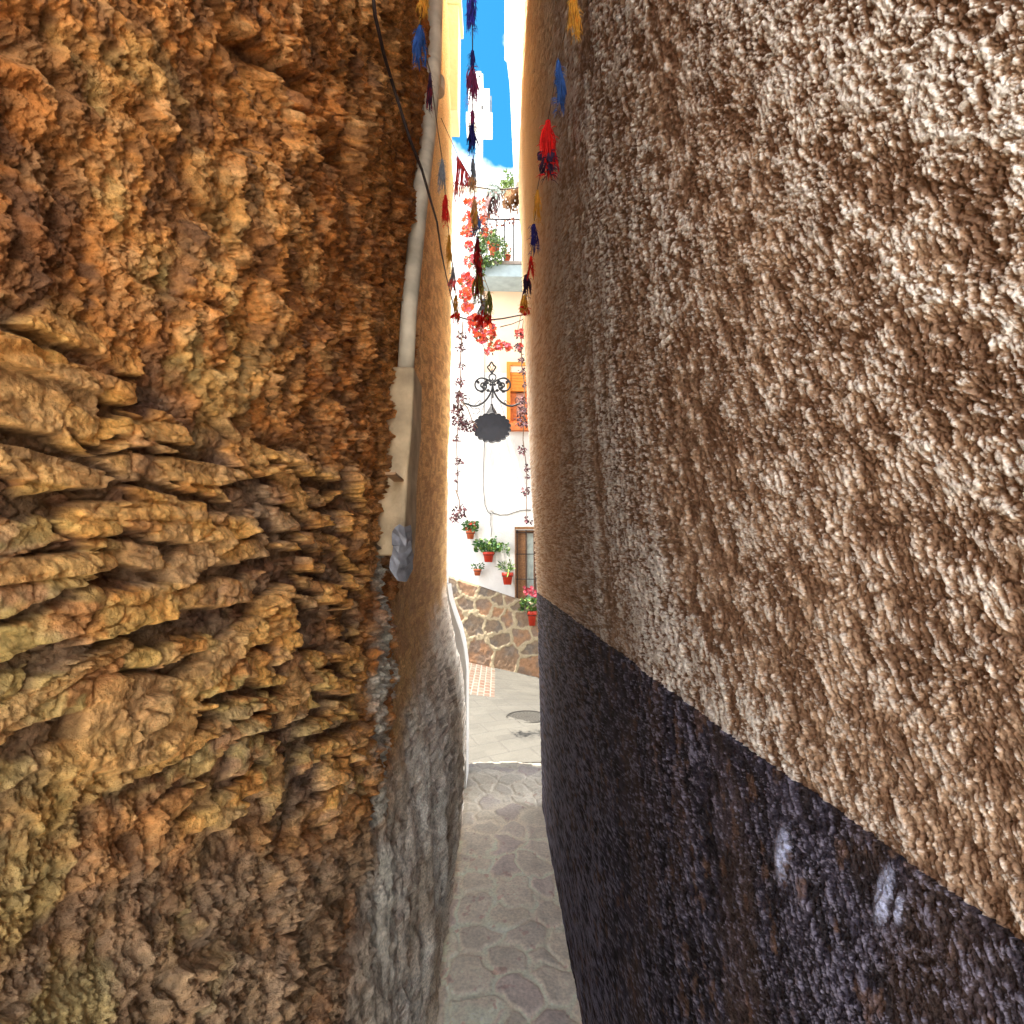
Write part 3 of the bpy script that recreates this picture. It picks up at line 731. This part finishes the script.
# ------------------------------------------------------------------ hanging sign, lantern and bracket
SY = 7.3; sc_ = SY/512
def S(px, py): return at(px, py, SY)
c0 = S(492, 428)
hs_ = empty('hanging_sign', S(492, 428), 'blank black scalloped sign hanging under a wrought iron scroll bracket', 'sign')
b = MB(); n = 108; pts = []
for i in range(n):
    q = 2*math.pi*i/n; rx, rz = 17.5*sc_, 14.0*sc_
    k = 1 + .10*abs(math.sin(q*9)) ; ca = math.cos(q)
    pts.append((rx*k*math.copysign(abs(ca)**.9, ca), rz*k*math.sin(q) + (.06 if False else 0)))
b.prism([(x, z) for x, z in pts][::-1], -.012, .012); b.build('board', M_signb, hs_)
b = MB(); pts2 = [(x*1.0, -.014, z*1.0) for x, z in pts] + [(pts[0][0], -.014, pts[0][1])]
b.tube(pts2, .009, 5); b.build('rim', M_iron, hs_)
def iron(pts, r=.0085, parent=None, name='scroll'):
    b = MB(); P = [S(px, py) for px, py in pts]
    # smooth the polyline
    Q = []
    for i in range(len(P)-1):
        p0 = P[max(i-1, 0)]; p1 = P[i]; p2 = P[i+1]; p3 = P[min(i+2, len(P)-1)]
        for t in (0, .25, .5, .75):
            Q.append(.5*((2*p1) + (p2-p0)*t + (2*p0-5*p1+4*p2-p3)*t*t + (3*p1-p0-3*p2+p3)*t**3))
    Q.append(P[-1]); b.tube(Q, r, 6)
    return b
br = empty('sign_bracket', S(492, 405), 'black wrought iron scroll bracket with curled tendrils above the blank sign', 'bracket')
def mirror(pts, c=492.6): return [(2*c - x, y) for x, y in pts]
arm = [(492.5, 381), (492.2, 388), (489.5, 395), (485, 401), (479, 405), (473, 406), (467, 404), (463, 403)]
cur = [(491.5, 382.5), (487, 379.5), (481, 378), (476.5, 380.5), (475, 385), (477, 389.5), (481, 391), (485, 389.5), (486.5, 386), (485, 383), (481.5, 383.5), (481, 386.5), (483.5, 387)]
tend = [(468, 404.5), (470, 401), (469, 398), (466.5, 398.5), (467.5, 400.5)]
tend2 = [(474, 406), (476.5, 403), (480, 400.5), (481, 402.5), (479, 403.5)]
tend3 = [(470, 406.5), (474, 409), (478, 408), (480, 410.5), (477, 414), (472.5, 413.5)]
for nm, pts_, r_ in (('arm', arm, .015), ('scroll', cur, .014), ('tendril', tend, .005), ('tendril', tend2, .005), ('tendril', tend3, .005)):
    for m_ in (0, 1):
        if m_ and nm == 'tendril' and pts_ is tend3: continue
        b = iron(mirror(pts_) if m_ else pts_, r_); b.build_local(nm, M_iron, br, True)
b = MB(); c1 = S(492.5, 377.3); b.tube([c1 + Vector((3.6*sc_*math.cos(q), 0, 3.6*sc_*math.sin(q))) for q in np.linspace(0, 2*math.pi, 20)], .010, 6)
b.build_local('ring', M_iron, br, True)
b = iron([(492, 373), (489, 369.5), (487.5, 367), (489.5, 365), (491.5, 362), (493.5, 365), (495.7, 367), (494.3, 369.5), (492, 373)], .013)
for l_ in ([(490, 365.5), (491.5, 370), (492, 372)], [(493.3, 365.5), (492.3, 370), (492, 372)]):
    Pq = [S(*q) for q in l_]; b.tube(Pq, .005, 5)
b.build_local('finial', M_iron, br, True)
b = MB()
for sx in (-1, 1):       # beaten leaves inside the scrolls
    for px, py, a0, l_ in ((482, 386, 20, 5.5), (482, 387, -40, 5), (485, 384, 60, 5), (479.5, 384, 130, 4.5), (486, 390, -20, 4.5), (484, 391, 200, 4), (489, 384, 150, 4), (489, 385, 10, 3)):
        x_ = px if sx < 0 else 2*492.6 - px
        p = S(x_, py); q = R(a0 if sx < 0 else 180 - a0)
        b.leaf(p, (math.cos(q), -.1, math.sin(q)), l_*1.1*sc_, 3.6*sc_, up=Vector((0, -1, 0)))
b.build_local('iron_leaf', M_iron, br)
b = MB(); b.tube([S(492.5, 379), S(492.5, 379) + Vector((0, .25, .02)), S(492.5, 379) + Vector((0, .72, -.05))], .012, 6)
b.tube([S(492.5, 404) + Vector((0, .02, -.01)), S(492.5, 404) + Vector((0, .70, -.25))], .009, 6)
b.build_local('wall_stay', M_iron, br)
for sx, nm in ((-1, 0), (1, 1)):     # sign chains
    b = MB(); p = S(484.5 if sx < 0 else 500.5, 403); q = S(479.5 if sx < 0 else 505.5, 419)
    k = 12
    for i in range(k):
        a0 = p.lerp(q, i/k); a1 = p.lerp(q, (i+.8)/k); b.tube([a0, a1], .0042 if i % 2 else .006, 5)
    b.build_local('chain', M_grcable, hs_)
ln = empty('lantern', S(491.5, 410) + Vector((0, .16, 0)), 'small black lantern with clear panes half hidden behind the blank sign', 'lantern')
b = MB(); b.lathe([(8.6*sc_, -.06), (8.6*sc_, -.045), (6.5*sc_, -.02), (4.0*sc_, .05), (1.4*sc_, .11), (1.2*sc_, .14), (.001, .15)], n=6); b.lathe([(.001, -.055), (8.5*sc_, -.058)], n=6)
b.build('cap', M_iron, ln)
b = MB()
for k in range(6):
    q = 2*math.pi*k/6; b.tube([(6.2*sc_*math.cos(q), 6.2*sc_*math.sin(q), -.06), (4.4*sc_*math.cos(q), 4.4*sc_*math.sin(q), -.30)], .006, 5)
b.lathe([(.001, -.33), (4.2*sc_, -.31), (4.6*sc_, -.30), (.001, -.295)], n=6); b.build('frame', M_iron, ln)
b = MB(); b.lathe([(6.0*sc_, -.062), (4.2*sc_, -.295)], n=6); b.build('pane', plain('dusty lantern glass', (.55, .50, .36), .15, var=.1, spec=.6), ln)
b = MB(); b.tube([(0, 0, .14), (0, .02, .22), (0, -.02, .25), (0, -.16, .24)], .006, 6); b.build('hook', M_iron, ln)

# ------------------------------------------------------------------ flower pots on the white house
def pot_thing(px, py, w_px, h_px, label, mat, kind, Yp=D-.10, seed=0, on=None):
    random.seed(seed + 50)
    s_ = Yp/512; c = at(px, py, Yp)            # centre of the rim
    t = empty('flower_pot', (c.x, c.y, c.z - h_px*s_), label, 'flower pot', 'potted flowers around the barred window')
    Rr, H = w_px*s_/2, h_px*s_
    b = MB(); b.lathe([(.001, 0), (Rr*.66, 0), (Rr*.88, H*.72), (Rr*1.0, H*.74), (Rr*1.02, H), (Rr*.9, H), (Rr*.86, H*.86), (.001, H*.86)], n=20)
    b.build('pot', mat, t, True)
    b = MB(); b.tube([(Rr*.96*math.cos(q), Rr*.96*math.sin(q), H*.70) for q in np.linspace(0, 2*math.pi, 20)], .005, 5)
    b.tube([(0, Rr*.9, H*.70), (0, max(Rr, D - c.y - .005), H*.70)], .005, 5); b.build('ring_holder', M_iron, t)
    b = MB(); f = MB()
    for sx, n, rr, hh, lf, lw, spread in kind['leaves']:
        for i in range(n):
            q = random.uniform(0, 2*math.pi); el = random.uniform(.1, 1.4); r = random.random()**.5
            p = Vector((sx*s_ + math.cos(q)*rr*r*s_, math.sin(q)*Rr*1.1*r, H + random.uniform(0, hh)*s_))
            p.y = min(p.y, D - c.y - .01)
            d = Vector((math.cos(q)*spread, math.sin(q)*.6 - .3, random.uniform(-.5, 1)))
            b.leaf(p, d, lf*s_*random.uniform(.7, 1.3), lw*s_*random.uniform(.7, 1.2), random.choice(kind.get('mi', [0])))
            if i % 5 == 0: b.tube([(0, 0, H*.86), (p.x*.5, p.y*.5, H + (p.z - H)*.6), tuple(p)], .003, 4)
    b.build('foliage', kind.get('mats', [M_leafg, M_leafl]), t)
    if kind.get('flowers'):
        for fx, fz, n, rr in kind['flowers']:
            for i in range(n):
                p = Vector((fx*s_ + random.uniform(-1, 1)*rr*s_, -Rr*.8*random.uniform(.3, 1.2), H + fz*s_ + random.uniform(-1, 1)*rr*s_))
                f = MB(); f.flower((0, 0, 0), (random.uniform(-.6, .6), -1, random.uniform(-.3, .8)), kind.get('fr', 1.5)*s_); f.build('flower', kind['fmat'], t, loc=p)

    return t
pot_thing(470.5, 531, 9, 8, 'small orange pot with red geraniums highest on the white wall', M_pot2, dict(leaves=[(0, 110, 6.5, 9, 3.4, 2.6, .8)], flowers=[(2, 6, 9, 2.6), (-2, 3, 2, 2)], fmat=M_flr, mi=[0, 0, 1]), seed=1)
pot_thing(488.5, 552, 11.5, 10, 'large red pot with spreading broad green leaves', M_pot, dict(leaves=[(-3, 90, 9, 11, 4.5, 3.4, 1), (4, 60, 8, 7, 4.2, 3, 1), (15, 28, 5, 8, 3.6, 2.4, 1), (3, 14, 6, 15, 3, 2, 1)], mi=[0, 0, 0, 1]), seed=2)
pot_thing(477.5, 569, 8, 6.5, 'smallest orange pot with thin sprigs just above the stone base', M_pot2, dict(leaves=[(0, 45, 6, 5, 2.4, 1.6, 1)], flowers=[(0, 4, 5, 5)], fmat=plain('white petals', (.7, .7, .72), .6), fr=.9), seed=3)
pot_thing(507.5, 572.5, 11.5, 12, 'glossy red pot with a yellow green spiky plant beside the window', M_pot, dict(leaves=[(-2, 50, 6, 9, 5.5, 1.3, .9), (2, 12, 1.5, 16, 8, 1.6, .15)], mi=[1, 1, 0]), seed=4)
pot_thing(532.0, 611, 9, 14, 'red pot with pink blooms low under the barred window', M_pot, dict(leaves=[(-3, 90, 7, 12, 4, 3, .9), (-8, 20, 4, 5, 3, 2.2, .9)], flowers=[(-4, 20, 14, 4), (2, 17, 10, 3)], fmat=M_flp, mi=[0, 1], fr=2.0), seed=5)
pot_thing(494, 246, 12, 11, 'terracotta pot among green shoots behind the balcony rail', M_pot2, dict(leaves=[(-7, 110, 8, 16, 4.2, 2.8, 1), (6, 30, 5, 8, 3.4, 2, 1)], mi=[0, 1, 1]), Yp=D-.12, seed=6)
pot_thing(507, 256.0, 8, 6, 'low pot with orange blooms at the right of the balcony', M_pot2, dict(leaves=[(0, 34, 5, 6, 3, 2, 1)], flowers=[(0, 6, 8, 4)], fmat=M_flo, mi=[0, 1]), Yp=D-.15, seed=7)

# ------------------------------------------------------------------ climbing and hanging plants
def vine(name, label, cat, Yv, stems, clumps, seed, mats, fm=None, leafs=(4.0, 2.4), group='flowering creepers between the houses', fr=2.2, dy=.10):
    """stems: pixel polylines at depth Yv; clumps: (px, py, radius px, leaves, flowers)"""
    random.seed(seed)
    s_ = Yv/512; root = at(stems[0][0][0], stems[0][0][1], Yv)
    t = empty(name, root, label, cat, group)
    b = MB()
    for st in stems:
        P = [at(px + random.uniform(-.5, .5), py, Yv + random.uniform(-.02, .02)) for px, py in st]
        b.tube(P, [.006*(1 - .5*i/len(P)) for i in range(len(P))], 5)
    b.build_local('stem', M_stem, t)
    l = MB(); fl = []
    for px, py, r, nl, nf in clumps:
        for i in range(int(nl*1.9)):
            q = random.uniform(0, 6.28); rr = r*random.random()**.6
            p = at(px + rr*math.cos(q), py + rr*math.sin(q), Yv + random.gauss(0, dy*.5))
            d = Vector((random.uniform(-1, 1), random.uniform(-1, .5), random.uniform(-1.2, .5)))
            l.leaf(p, d, leafs[0]*s_*random.uniform(.6, 1.2), leafs[1]*s_*random.uniform(.6, 1.1), random.randrange(len(mats)))
        for i in range(int(nf*2.0)):
            q = random.uniform(0, 6.28); rr = r*random.random()**.6
            p = at(px + rr*math.cos(q), py + rr*math.sin(q), Yv - dy*.5 + random.gauss(0, dy*.5))
            fl.append((p, (random.uniform(-.8, .8), -1, random.uniform(-.6, .8)), fr*s_*random.uniform(.7, 1.2), random.randrange(len(fm))))
    l.build_local('foliage', mats, t)
    # one part for every bloom up to a hundred, the remaining small ones as one mass
    for k_, (p, n_, r_, mi_) in enumerate(fl[:100]):
        g = MB(); g.flower((0, 0, 0), n_, r_); g.build('flower', fm[mi_], t, loc=p - root)
    if len(fl) > 100:
        g = MB()
        for p, n_, r_, mi_ in fl[100:]: g.flower(p, n_, r_, mi_)
        o_ = g.build_local('flower_mass', fm, t); o_['kind'] = 'stuff'
    return t
dk = [M_leafd, M_leafd, M_leafm]
vine('creeper', 'dark wine leaved creeper hanging beside the left wall next to the sign', 'creeper', 4.6,
     [[(463, 322), (461, 345), (460, 365), (461, 385), (458, 400), (459, 420), (457, 440), (457, 470), (457, 492)], [(460, 400), (468, 408), (472, 420), (478, 428)]],
     [(462, 336, 5, 16, 0), (461, 348, 4, 16, 0), (462, 364, 4, 14, 0), (460, 382, 4.5, 26, 0), (460, 396, 5, 36, 0), (458, 410, 6.5, 48, 0), (460, 422, 8, 60, 0), (469, 426, 7, 44, 0), (457, 440, 3, 12, 0), (458, 461, 4, 16, 0), (457, 473, 2.5, 7, 0), (456.5, 481, 1.6, 5, 0)], 11, dk, leafs=(3.6, 2.4))
vine('creeper', 'small hanging sprig of wine leaves above the highest flower pot', 'creeper', 4.6,
     [[(456, 490), (459, 500), (460, 512), (456, 520)]], [(460, 511, 7, 40, 0), (455, 517, 5, 30, 0)], 12, [M_leafd, M_leafm, M_leafd], leafs=(3.6, 2.4))
vine('creeper', 'dark red creeper hanging beside the right wall over the orange window', 'creeper', 4.4,
     [[(524, 318), (521, 340), (522, 365), (525, 385), (524, 410), (523, 440), (527, 470), (526, 500), (527, 522)]],
     [(520, 333, 5, 30, 8), (519, 347, 5, 34, 4), (522, 358, 4, 18, 0), (523, 372, 3.5, 18, 0), (525, 385, 3, 12, 0), (523, 400, 4, 26, 0), (523, 410, 5, 36, 0), (521, 421, 6, 40, 0), (526, 424, 3, 12, 0), (522, 450, 4, 20, 0), (527, 468, 3, 12, 0), (527, 476, 2.2, 8, 0), (526, 491, 4, 26, 0), (528, 520, 4, 16, 0)], 13, dk, [M_flr], leafs=(3.4, 2.2))
vine('bougainvillea', 'scarlet and pink bougainvillea cascading down the middle of the view', 'bougainvillea', 6.2,
     [[(474, 196), (471, 215), (469, 240), (470, 265), (468, 290), (473, 315)], [(473, 315), (480, 330), (492, 343), (508, 349)], [(473, 315), (478, 335), (487, 352)]],
     [(471, 202, 6, 14, 9), (469, 218, 6, 14, 16), (468, 231, 7, 14, 22), (470, 246, 5, 16, 10), (470, 261, 6, 18, 10), (467, 281, 8, 24, 24), (466, 294, 7, 22, 20), (468, 308, 6, 16, 16), (474, 320, 6, 18, 14), (476, 330, 7, 26, 12), (481, 338, 6, 22, 12), (489, 328, 6, 14, 12), (492, 335, 4, 6, 8), (500, 345, 4.5, 10, 10), (508, 347, 3.5, 2, 8), (490, 347, 6, 16, 5), (486, 352, 2.5, 3, 3)], 14, [M_leafl, M_leafg, M_leafm], [M_flr, M_flo, M_flo, M_flr, M_flp], leafs=(3.2, 2.0), fr=2.7)
vine('creeper', 'rust brown dried creeper draped from the net to the balcony', 'creeper', 7.0,
     [[(486, 196), (484, 215), (483, 235), (488, 250)], [(489, 198), (493, 220), (491, 238)]],
     [(482, 205, 7, 34, 3), (483, 216, 7, 34, 4), (486, 229, 7, 30, 6), (495, 212, 5, 16, 0), (500, 222, 5, 10, 0), (512, 222, 4, 12, 0), (482, 222, 6, 20, 3)], 15, [plain('rust leaves', (.28, .10, .05), .7, var=.4), M_leafm], [M_flo], leafs=(3.4, 2.2))
vine('climbing_plant', 'bright green shoots on the top balcony over the brown net', 'plant', 7.9,
     [[(508, 196), (508, 185), (512, 178)]], [(504, 184, 5, 60, 0), (509, 182, 5, 70, 0), (515, 182, 5, 70, 0), (511, 176, 4, 30, 0), (506, 171, 2, 10, 0)], 16, [M_leafl], leafs=(3.2, 2.0))
vine('climbing_plant', 'green leafy climber trailing over the left end of the balcony', 'plant', 7.45,
     [[(482, 262), (480, 245), (486, 236), (496, 240)]], [(483, 262, 6, 90, 0), (481, 250, 6, 80, 0), (487, 240, 7, 90, 2), (497, 241, 6, 60, 0), (494, 259, 8, 70, 0), (480, 271, 4, 40, 0), (504, 246, 5, 30, 0), (500, 256, 5, 40, 0)], 17, [M_leafl, M_leafg], [M_flo], leafs=(3.4, 2.2))

# brown net slung across, with its edge rope
random.seed(5)
def net(name, label, corners, Yn, nu, nv, sag, mat, ragged, hole=.0):
    """cloth of small knotted patches between a top edge and a ragged bottom edge"""
    top, bot = corners
    b = MB(); V = []; rs = np.random.RandomState(len(name)*7 + nu)
    for i in range(nu + 1):
        u = i/nu
        xt = np.interp(u, [0, 1], [top[0][0], top[-1][0]]); yt = np.interp(xt, [p[0] for p in top], [p[1] for p in top])
        xb = np.interp(u, np.linspace(0, 1, len(bot)), [p[0] for p in bot]); yb = np.interp(u, np.linspace(0, 1, len(bot)), [p[1] for p in bot]) + rs.uniform(-ragged, ragged)
        for j in range(nv + 1):
            v = j/nv; p = at(xt + (xb - xt)*v, yt + (yb - yt)*v, Yn + .10*math.sin(u*14 + v*3) + .05*math.sin(v*9 + u*5) + v*sag)
            V.append(p + Vector((rs.uniform(-.004, .004), rs.uniform(-.01, .01), rs.uniform(-.004, .004))))
    F = []
    for i in range(nu):
        for j in range(nv):
            if rs.random() > hole + (.16*(j/nv)**3): F.append((i*(nv+1)+j, (i+1)*(nv+1)+j, (i+1)*(nv+1)+j+1, i*(nv+1)+j+1))
    b.add(V, F); return b
M_net = plain('brown sacking', (.17, .08, .030), .95, var=.4, scale=60, bump=.004, bscale=90)
M_net2 = plain('mauve brown sacking', (.085, .036, .034), .95, var=.4, scale=60)
b = net('a', '', ([(500, 190), (512, 189), (524, 187), (536, 182)], [(503, 207), (510, 212), (519, 213), (527, 212), (535, 206)]), 5.8, 46, 16, .25, M_net, 2.5, .03)
o = b.build('sacking_net', M_net); tag(o, 'ragged brown sacking slung high across the street', 'netting')
b = net('b', '', ([(488, 190), (494, 191), (500, 192)], [(484, 212), (490, 216), (495, 215), (500, 206)]), 6.75, 20, 18, .1, M_net2, 3, .08)
o = b.build('torn_cloth', M_net2); tag(o, 'torn mauve brown cloth hanging at the left end of the sacking', 'cloth')
b = MB(); P = [at(px, py, 5.8) for px, py in ((440, 180), (470, 186), (490, 189), (500, 189.5), (512, 188.5), (524, 186.5), (536, 181.5), (560, 170))]; b.tube(P, .008, 6)
o = b.build('rope', M_cable); tag(o, 'dark rope carrying the brown sacking across the street', 'rope')
b = MB()
rs = np.random.RandomState(3)
for i in range(70):
    p = at(494 + rs.normal(0, 3.6), 190 + rs.normal(0, 2.6), 5.76 + rs.normal(0, .03)); b.leaf(p, (rs.normal(), rs.normal()*.4, rs.normal()), .05, .03)
o = b.build('knotted_rag', plain('pale grey rag', (.22, .27, .25), .9, var=.6, scale=60)); tag(o, 'pale grey green knotted rag tied on the rope by the sacking', 'rag')
for pts, Yq, lab in (([(430, 313), (459, 317), (472, 320.5), (490, 320), (503, 318.5), (518, 315.5), (545, 312)], 6.25, 'taut dark wire crossing the view under the cascading flowers'),
                     ([(500, 327), (512, 324), (524, 319), (545, 313)], 6.3, 'thin wire slanting up to the right below the taut wire')):
    b = MB(); b.tube([at(px, py, Yq) for px, py in pts], .010 if Yq < 6.28 else .006, 6); o = b.build('wire', M_cable, smooth=True); tag(o, lab, 'wire')

# ------------------------------------------------------------------ strings of rag tassels along the alley
ZS = 2.65
def rag(px, py0, py1, w_px, layers, label, drop=0, z_top=ZS, lean=0, Yf=None):
    """a bunch of torn cloth strips; layers: (cloth, start, end, width) along its length"""
    p = at(px, py0, Yf) if Yf else atz(px, py0, z_top)
    s_ = p.y/512; Ln = (py1 - py0)*s_*.97; W = w_px*s_/2*(1.7 if 465 < px < 495 and py0 > 100 else 1.45 if py0 > 190 else 1.1)
    t = empty('tassel', p, label, 'tassel', 'rag tassels hung along the alley')
    kb = MB(); kb.lathe([(.001, .004), (W*.22, .002), (W*.30, -.010), (W*.20, -.020), (.001, -.022)], n=8); kb.build('knot', K[layers[0][0]], t, True)
    for cl, a0, a1, wd, n in layers:
        b = MB()
        for i in range(n):
            q = random.uniform(0, 6.28); rr = W*wd*random.random()**.55
            z0_ = -Ln*(a0 + random.uniform(0, .06)*(a0 > 0)); z1_ = -Ln*(a1*random.uniform(.62, 1.0)); k = 9
            ph = random.uniform(0, 6.28); P = []; wv = W*random.uniform(.05, .22)
            r0 = W*.08 if a0 == 0 else rr*.7
            for j in range(k):
                v = j/(k-1); r = rr*(.10 + .90*min(1, a0 + (a1 - a0)*v)**.75)
                P.append((math.cos(q)*r + wv*math.sin(ph + v*5) + lean*s_*v, math.sin(q)*r + wv*math.cos(ph + v*4), z0_ + (z1_ - z0_)*v))
            wmax = W*random.uniform(.14, .32)
            b.tube(P, [wmax*(.5 + .9*math.sin(3.0*j/(k-1)))*(1 if j < k-1 else .2) for j in range(k)], 5, flat=.28)
        for i in range(n*2):      # frayed ends and loose threads
            q = random.uniform(0, 6.28); v = random.random(); z_ = -Ln*(a0 + (a1 - a0)*v); rr = W*wd*.8
            p0 = Vector((math.cos(q)*rr*.5, math.sin(q)*rr*.5, z_)); p1 = p0 + Vector((math.cos(q)*W*random.uniform(.3, .9), math.sin(q)*W*.5, -Ln*random.uniform(.02, .10)))
            b.tube([p0, (p0 + p1)/2 + Vector((0, 0, .004)), p1], [W*.05, W*.04, W*.015], 4)
        b.build('cloth_strips', K[cl], t)
    return t
random.seed(21)
T = [
 (574, -8, 52, 15, [('orange', 0, 1, 1, 26)], 'tawny orange tassel highest on the right wall'),
 (558, 62, 126, 15, [('blue', 0, 1, .9, 26)], 'blue tassel on the right wall above the big red one', 4),
 (548, 122, 190, 22, [('red', 0, .95, .9, 30), ('black', .58, 1, .95, 16)], 'large scarlet tassel with a black lower half on the right wall'),
 (537.5, 191, 230, 8, [('orange', 0, 1, .8, 14)], 'thin orange tassel just under the large scarlet and black one'),
 (534, 225, 262, 9, [('navy', 0, 1, 1, 16)], 'small navy tassel on the right wall above a thin red one'),
 (531, 257, 285, 7, [('red', 0, 1, .9, 14)], 'thin bright red tassel below the small navy one'),
 (527, 275, 304, 8, [('black', 0, 1, 1, 14)], 'short black tassel on the right wall above the orange and red one'),
 (524.5, 296, 318, 9, [('orange', 0, 1, 1, 14), ('red', .6, 1, 1, 8)], 'short orange and red tassel lowest on the right string'),
 (423, -10, 24, 13, [('orange', 0, 1, 1, 22)], 'amber tassel at the top of the left wall'),
 (420, 27, 76, 15, [('blue', 0, 1, .95, 28)], 'blue tassel against the left wall beside the pipe'),
 (430, 74, 122, 9, [('black', 0, 1, .8, 18), ('maroon', .3, 1, .8, 10)], 'dark maroon tassel hanging over the drain pipe'),
 (442, 160, 200, 10, [('grey', 0, 1, .9, 20)], 'grey tassel beside the left wall under the jutting cream wall'),
 (445.5, 196, 232, 8, [('red', 0, 1, .8, 16)], 'thin red tassel below the grey one on the left'),
 (449, 236, 276, 7, [('orange', 0, 1, .9, 14)], 'thin amber tassel low on the left string'),
 (453, 268, 300, 7, [('grey', 0, .7, .9, 12), ('rose', .4, 1, 1, 10)], 'grey and rose tassel near the low end of the left string'),
 (456, 296, 331, 7, [('orange', 0, .8, .9, 12), ('red', .5, 1, 1, 10)], 'orange tassel with red tips lowest on the left string'),
 (472, -16, 46, 13, [('indigo', 0, 1, .9, 28), ('navy', .3, 1, 1, 12)], 'indigo tassel at the very top of the middle string'),
 (472.5, 52, 118, 14, [('navy', 0, .42, .35, 14), ('plum', .30, 1, 1, 30)], 'plum tassel with a narrow navy neck against the sky'),
 (472.5, 112, 166, 9, [('plum', 0, .4, .6, 10), ('navy', .25, 1, .8, 18)], 'slim navy tassel with a plum neck beside the white tower'),
 (473, 160, 204, 7, [('grey', 0, .7, .9, 14), ('tan', .4, 1, .8, 12)], 'thin grey and tan tassel in front of the clouds'),
 (474.5, 200, 238, 7, [('tan', 0, 1, .9, 14), ('orange', .2, .9, .9, 8)], 'thin tan and orange tassel among the scarlet flowers'),
 (476, 214, 242, 9, [('blue', 0, 1, .9, 16)], 'slate blue tassel among the cascading scarlet flowers'),
 (477.5, 238, 284, 7, [('maroon', 0, 1, .9, 16), ('red', .3, .9, .8, 10)], 'long maroon tassel beside the balcony climber'),
 (479.5, 262, 312, 9, [('maroon', 0, 1, .8, 14), ('olive', .25, 1, 1, 14), ('orange', .3, .9, .8, 6)], 'olive and maroon tassel near the end of the middle string'),
 (484, 300, 332, 11, [('grey', 0, .6, .9, 14), ('red', .45, 1, 1, 16)], 'grey tassel with a scarlet tip lowest in the middle'),
 (489, 292, 322, 7, [('olive', 0, 1, .9, 14)], 'olive green tassel lowest in the middle beside a scarlet tip'),
]
tops = {'r': [], 'l': [], 'c': []}
for i, r_ in enumerate(T):
    lean = r_[6] if len(r_) > 6 else 0
    t = rag(*r_[:6], lean=lean)
    tops['r' if i < 8 else 'l' if i < 16 else 'c'].append(t.location.copy())
for key, lab, ends in (('r', 'thin string of tassels running along the right wall', (atz(600, -130, ZS), atz(516, 340, ZS))),
                       ('l', 'thin string of tassels running along the left wall', (atz(400, -110, ZS), atz(459, 340, ZS))),
                       ('c', 'thin string of tassels running down the middle of the alley', (atz(468, -200, ZS), atz(494, 330, ZS)))):
    P = sorted(tops[key] + [e for e in ends], key=lambda p: p.y); Q = []
    for a, c in zip(P[:-1], P[1:]):
        for t_ in (0, .33, .66): Q.append(a.lerp(c, t_) + Vector((0, 0, .006 - .03*t_*(1-t_))))
    Q.append(P[-1] + Vector((0, 0, .006)))
    b = MB(); b.tube(Q, .0014, 5); o = b.build('string', M_string); tag(o, lab, 'string', 'strings carrying the tassels')
# rose pennant hanging from a slanting string
Yp = 2.1
b = MB(); P = [at(px, py, Yp) for px, py in ((441, 118), (450, 138), (458, 156), (466, 170), (473, 182))]; b.tube(P, .0016, 5)
o = b.build('string', M_string); tag(o, 'short slanting string that carries the rose pennant', 'string', 'strings carrying the tassels')
b = MB(); rs = np.random.RandomState(9)
for i in range(46):
    u = i/45; a = at(457, 156, Yp).lerp(at(473, 182, Yp), u); Ln = (60*(1-u)**1.3 + 8)*Yp/512*rs.uniform(.75, 1.0)
    dx_ = -.016*(1-u)
    P = [a, a + Vector((dx_*.4 + rs.normal()*.002, rs.normal()*.006, -Ln*.35)), a + Vector((dx_*.8 + rs.normal()*.003, rs.normal()*.008, -Ln*.7)), a + Vector((dx_ + rs.normal()*.006, rs.normal()*.008, -Ln))]
    b.tube(P, [.004, .0042, .0034, .001], 5, flat=.4)
o = b.build('pennant', K['rose']); tag(o, 'faded rose triangular pennant of fringed cloth on the slanting string', 'pennant')
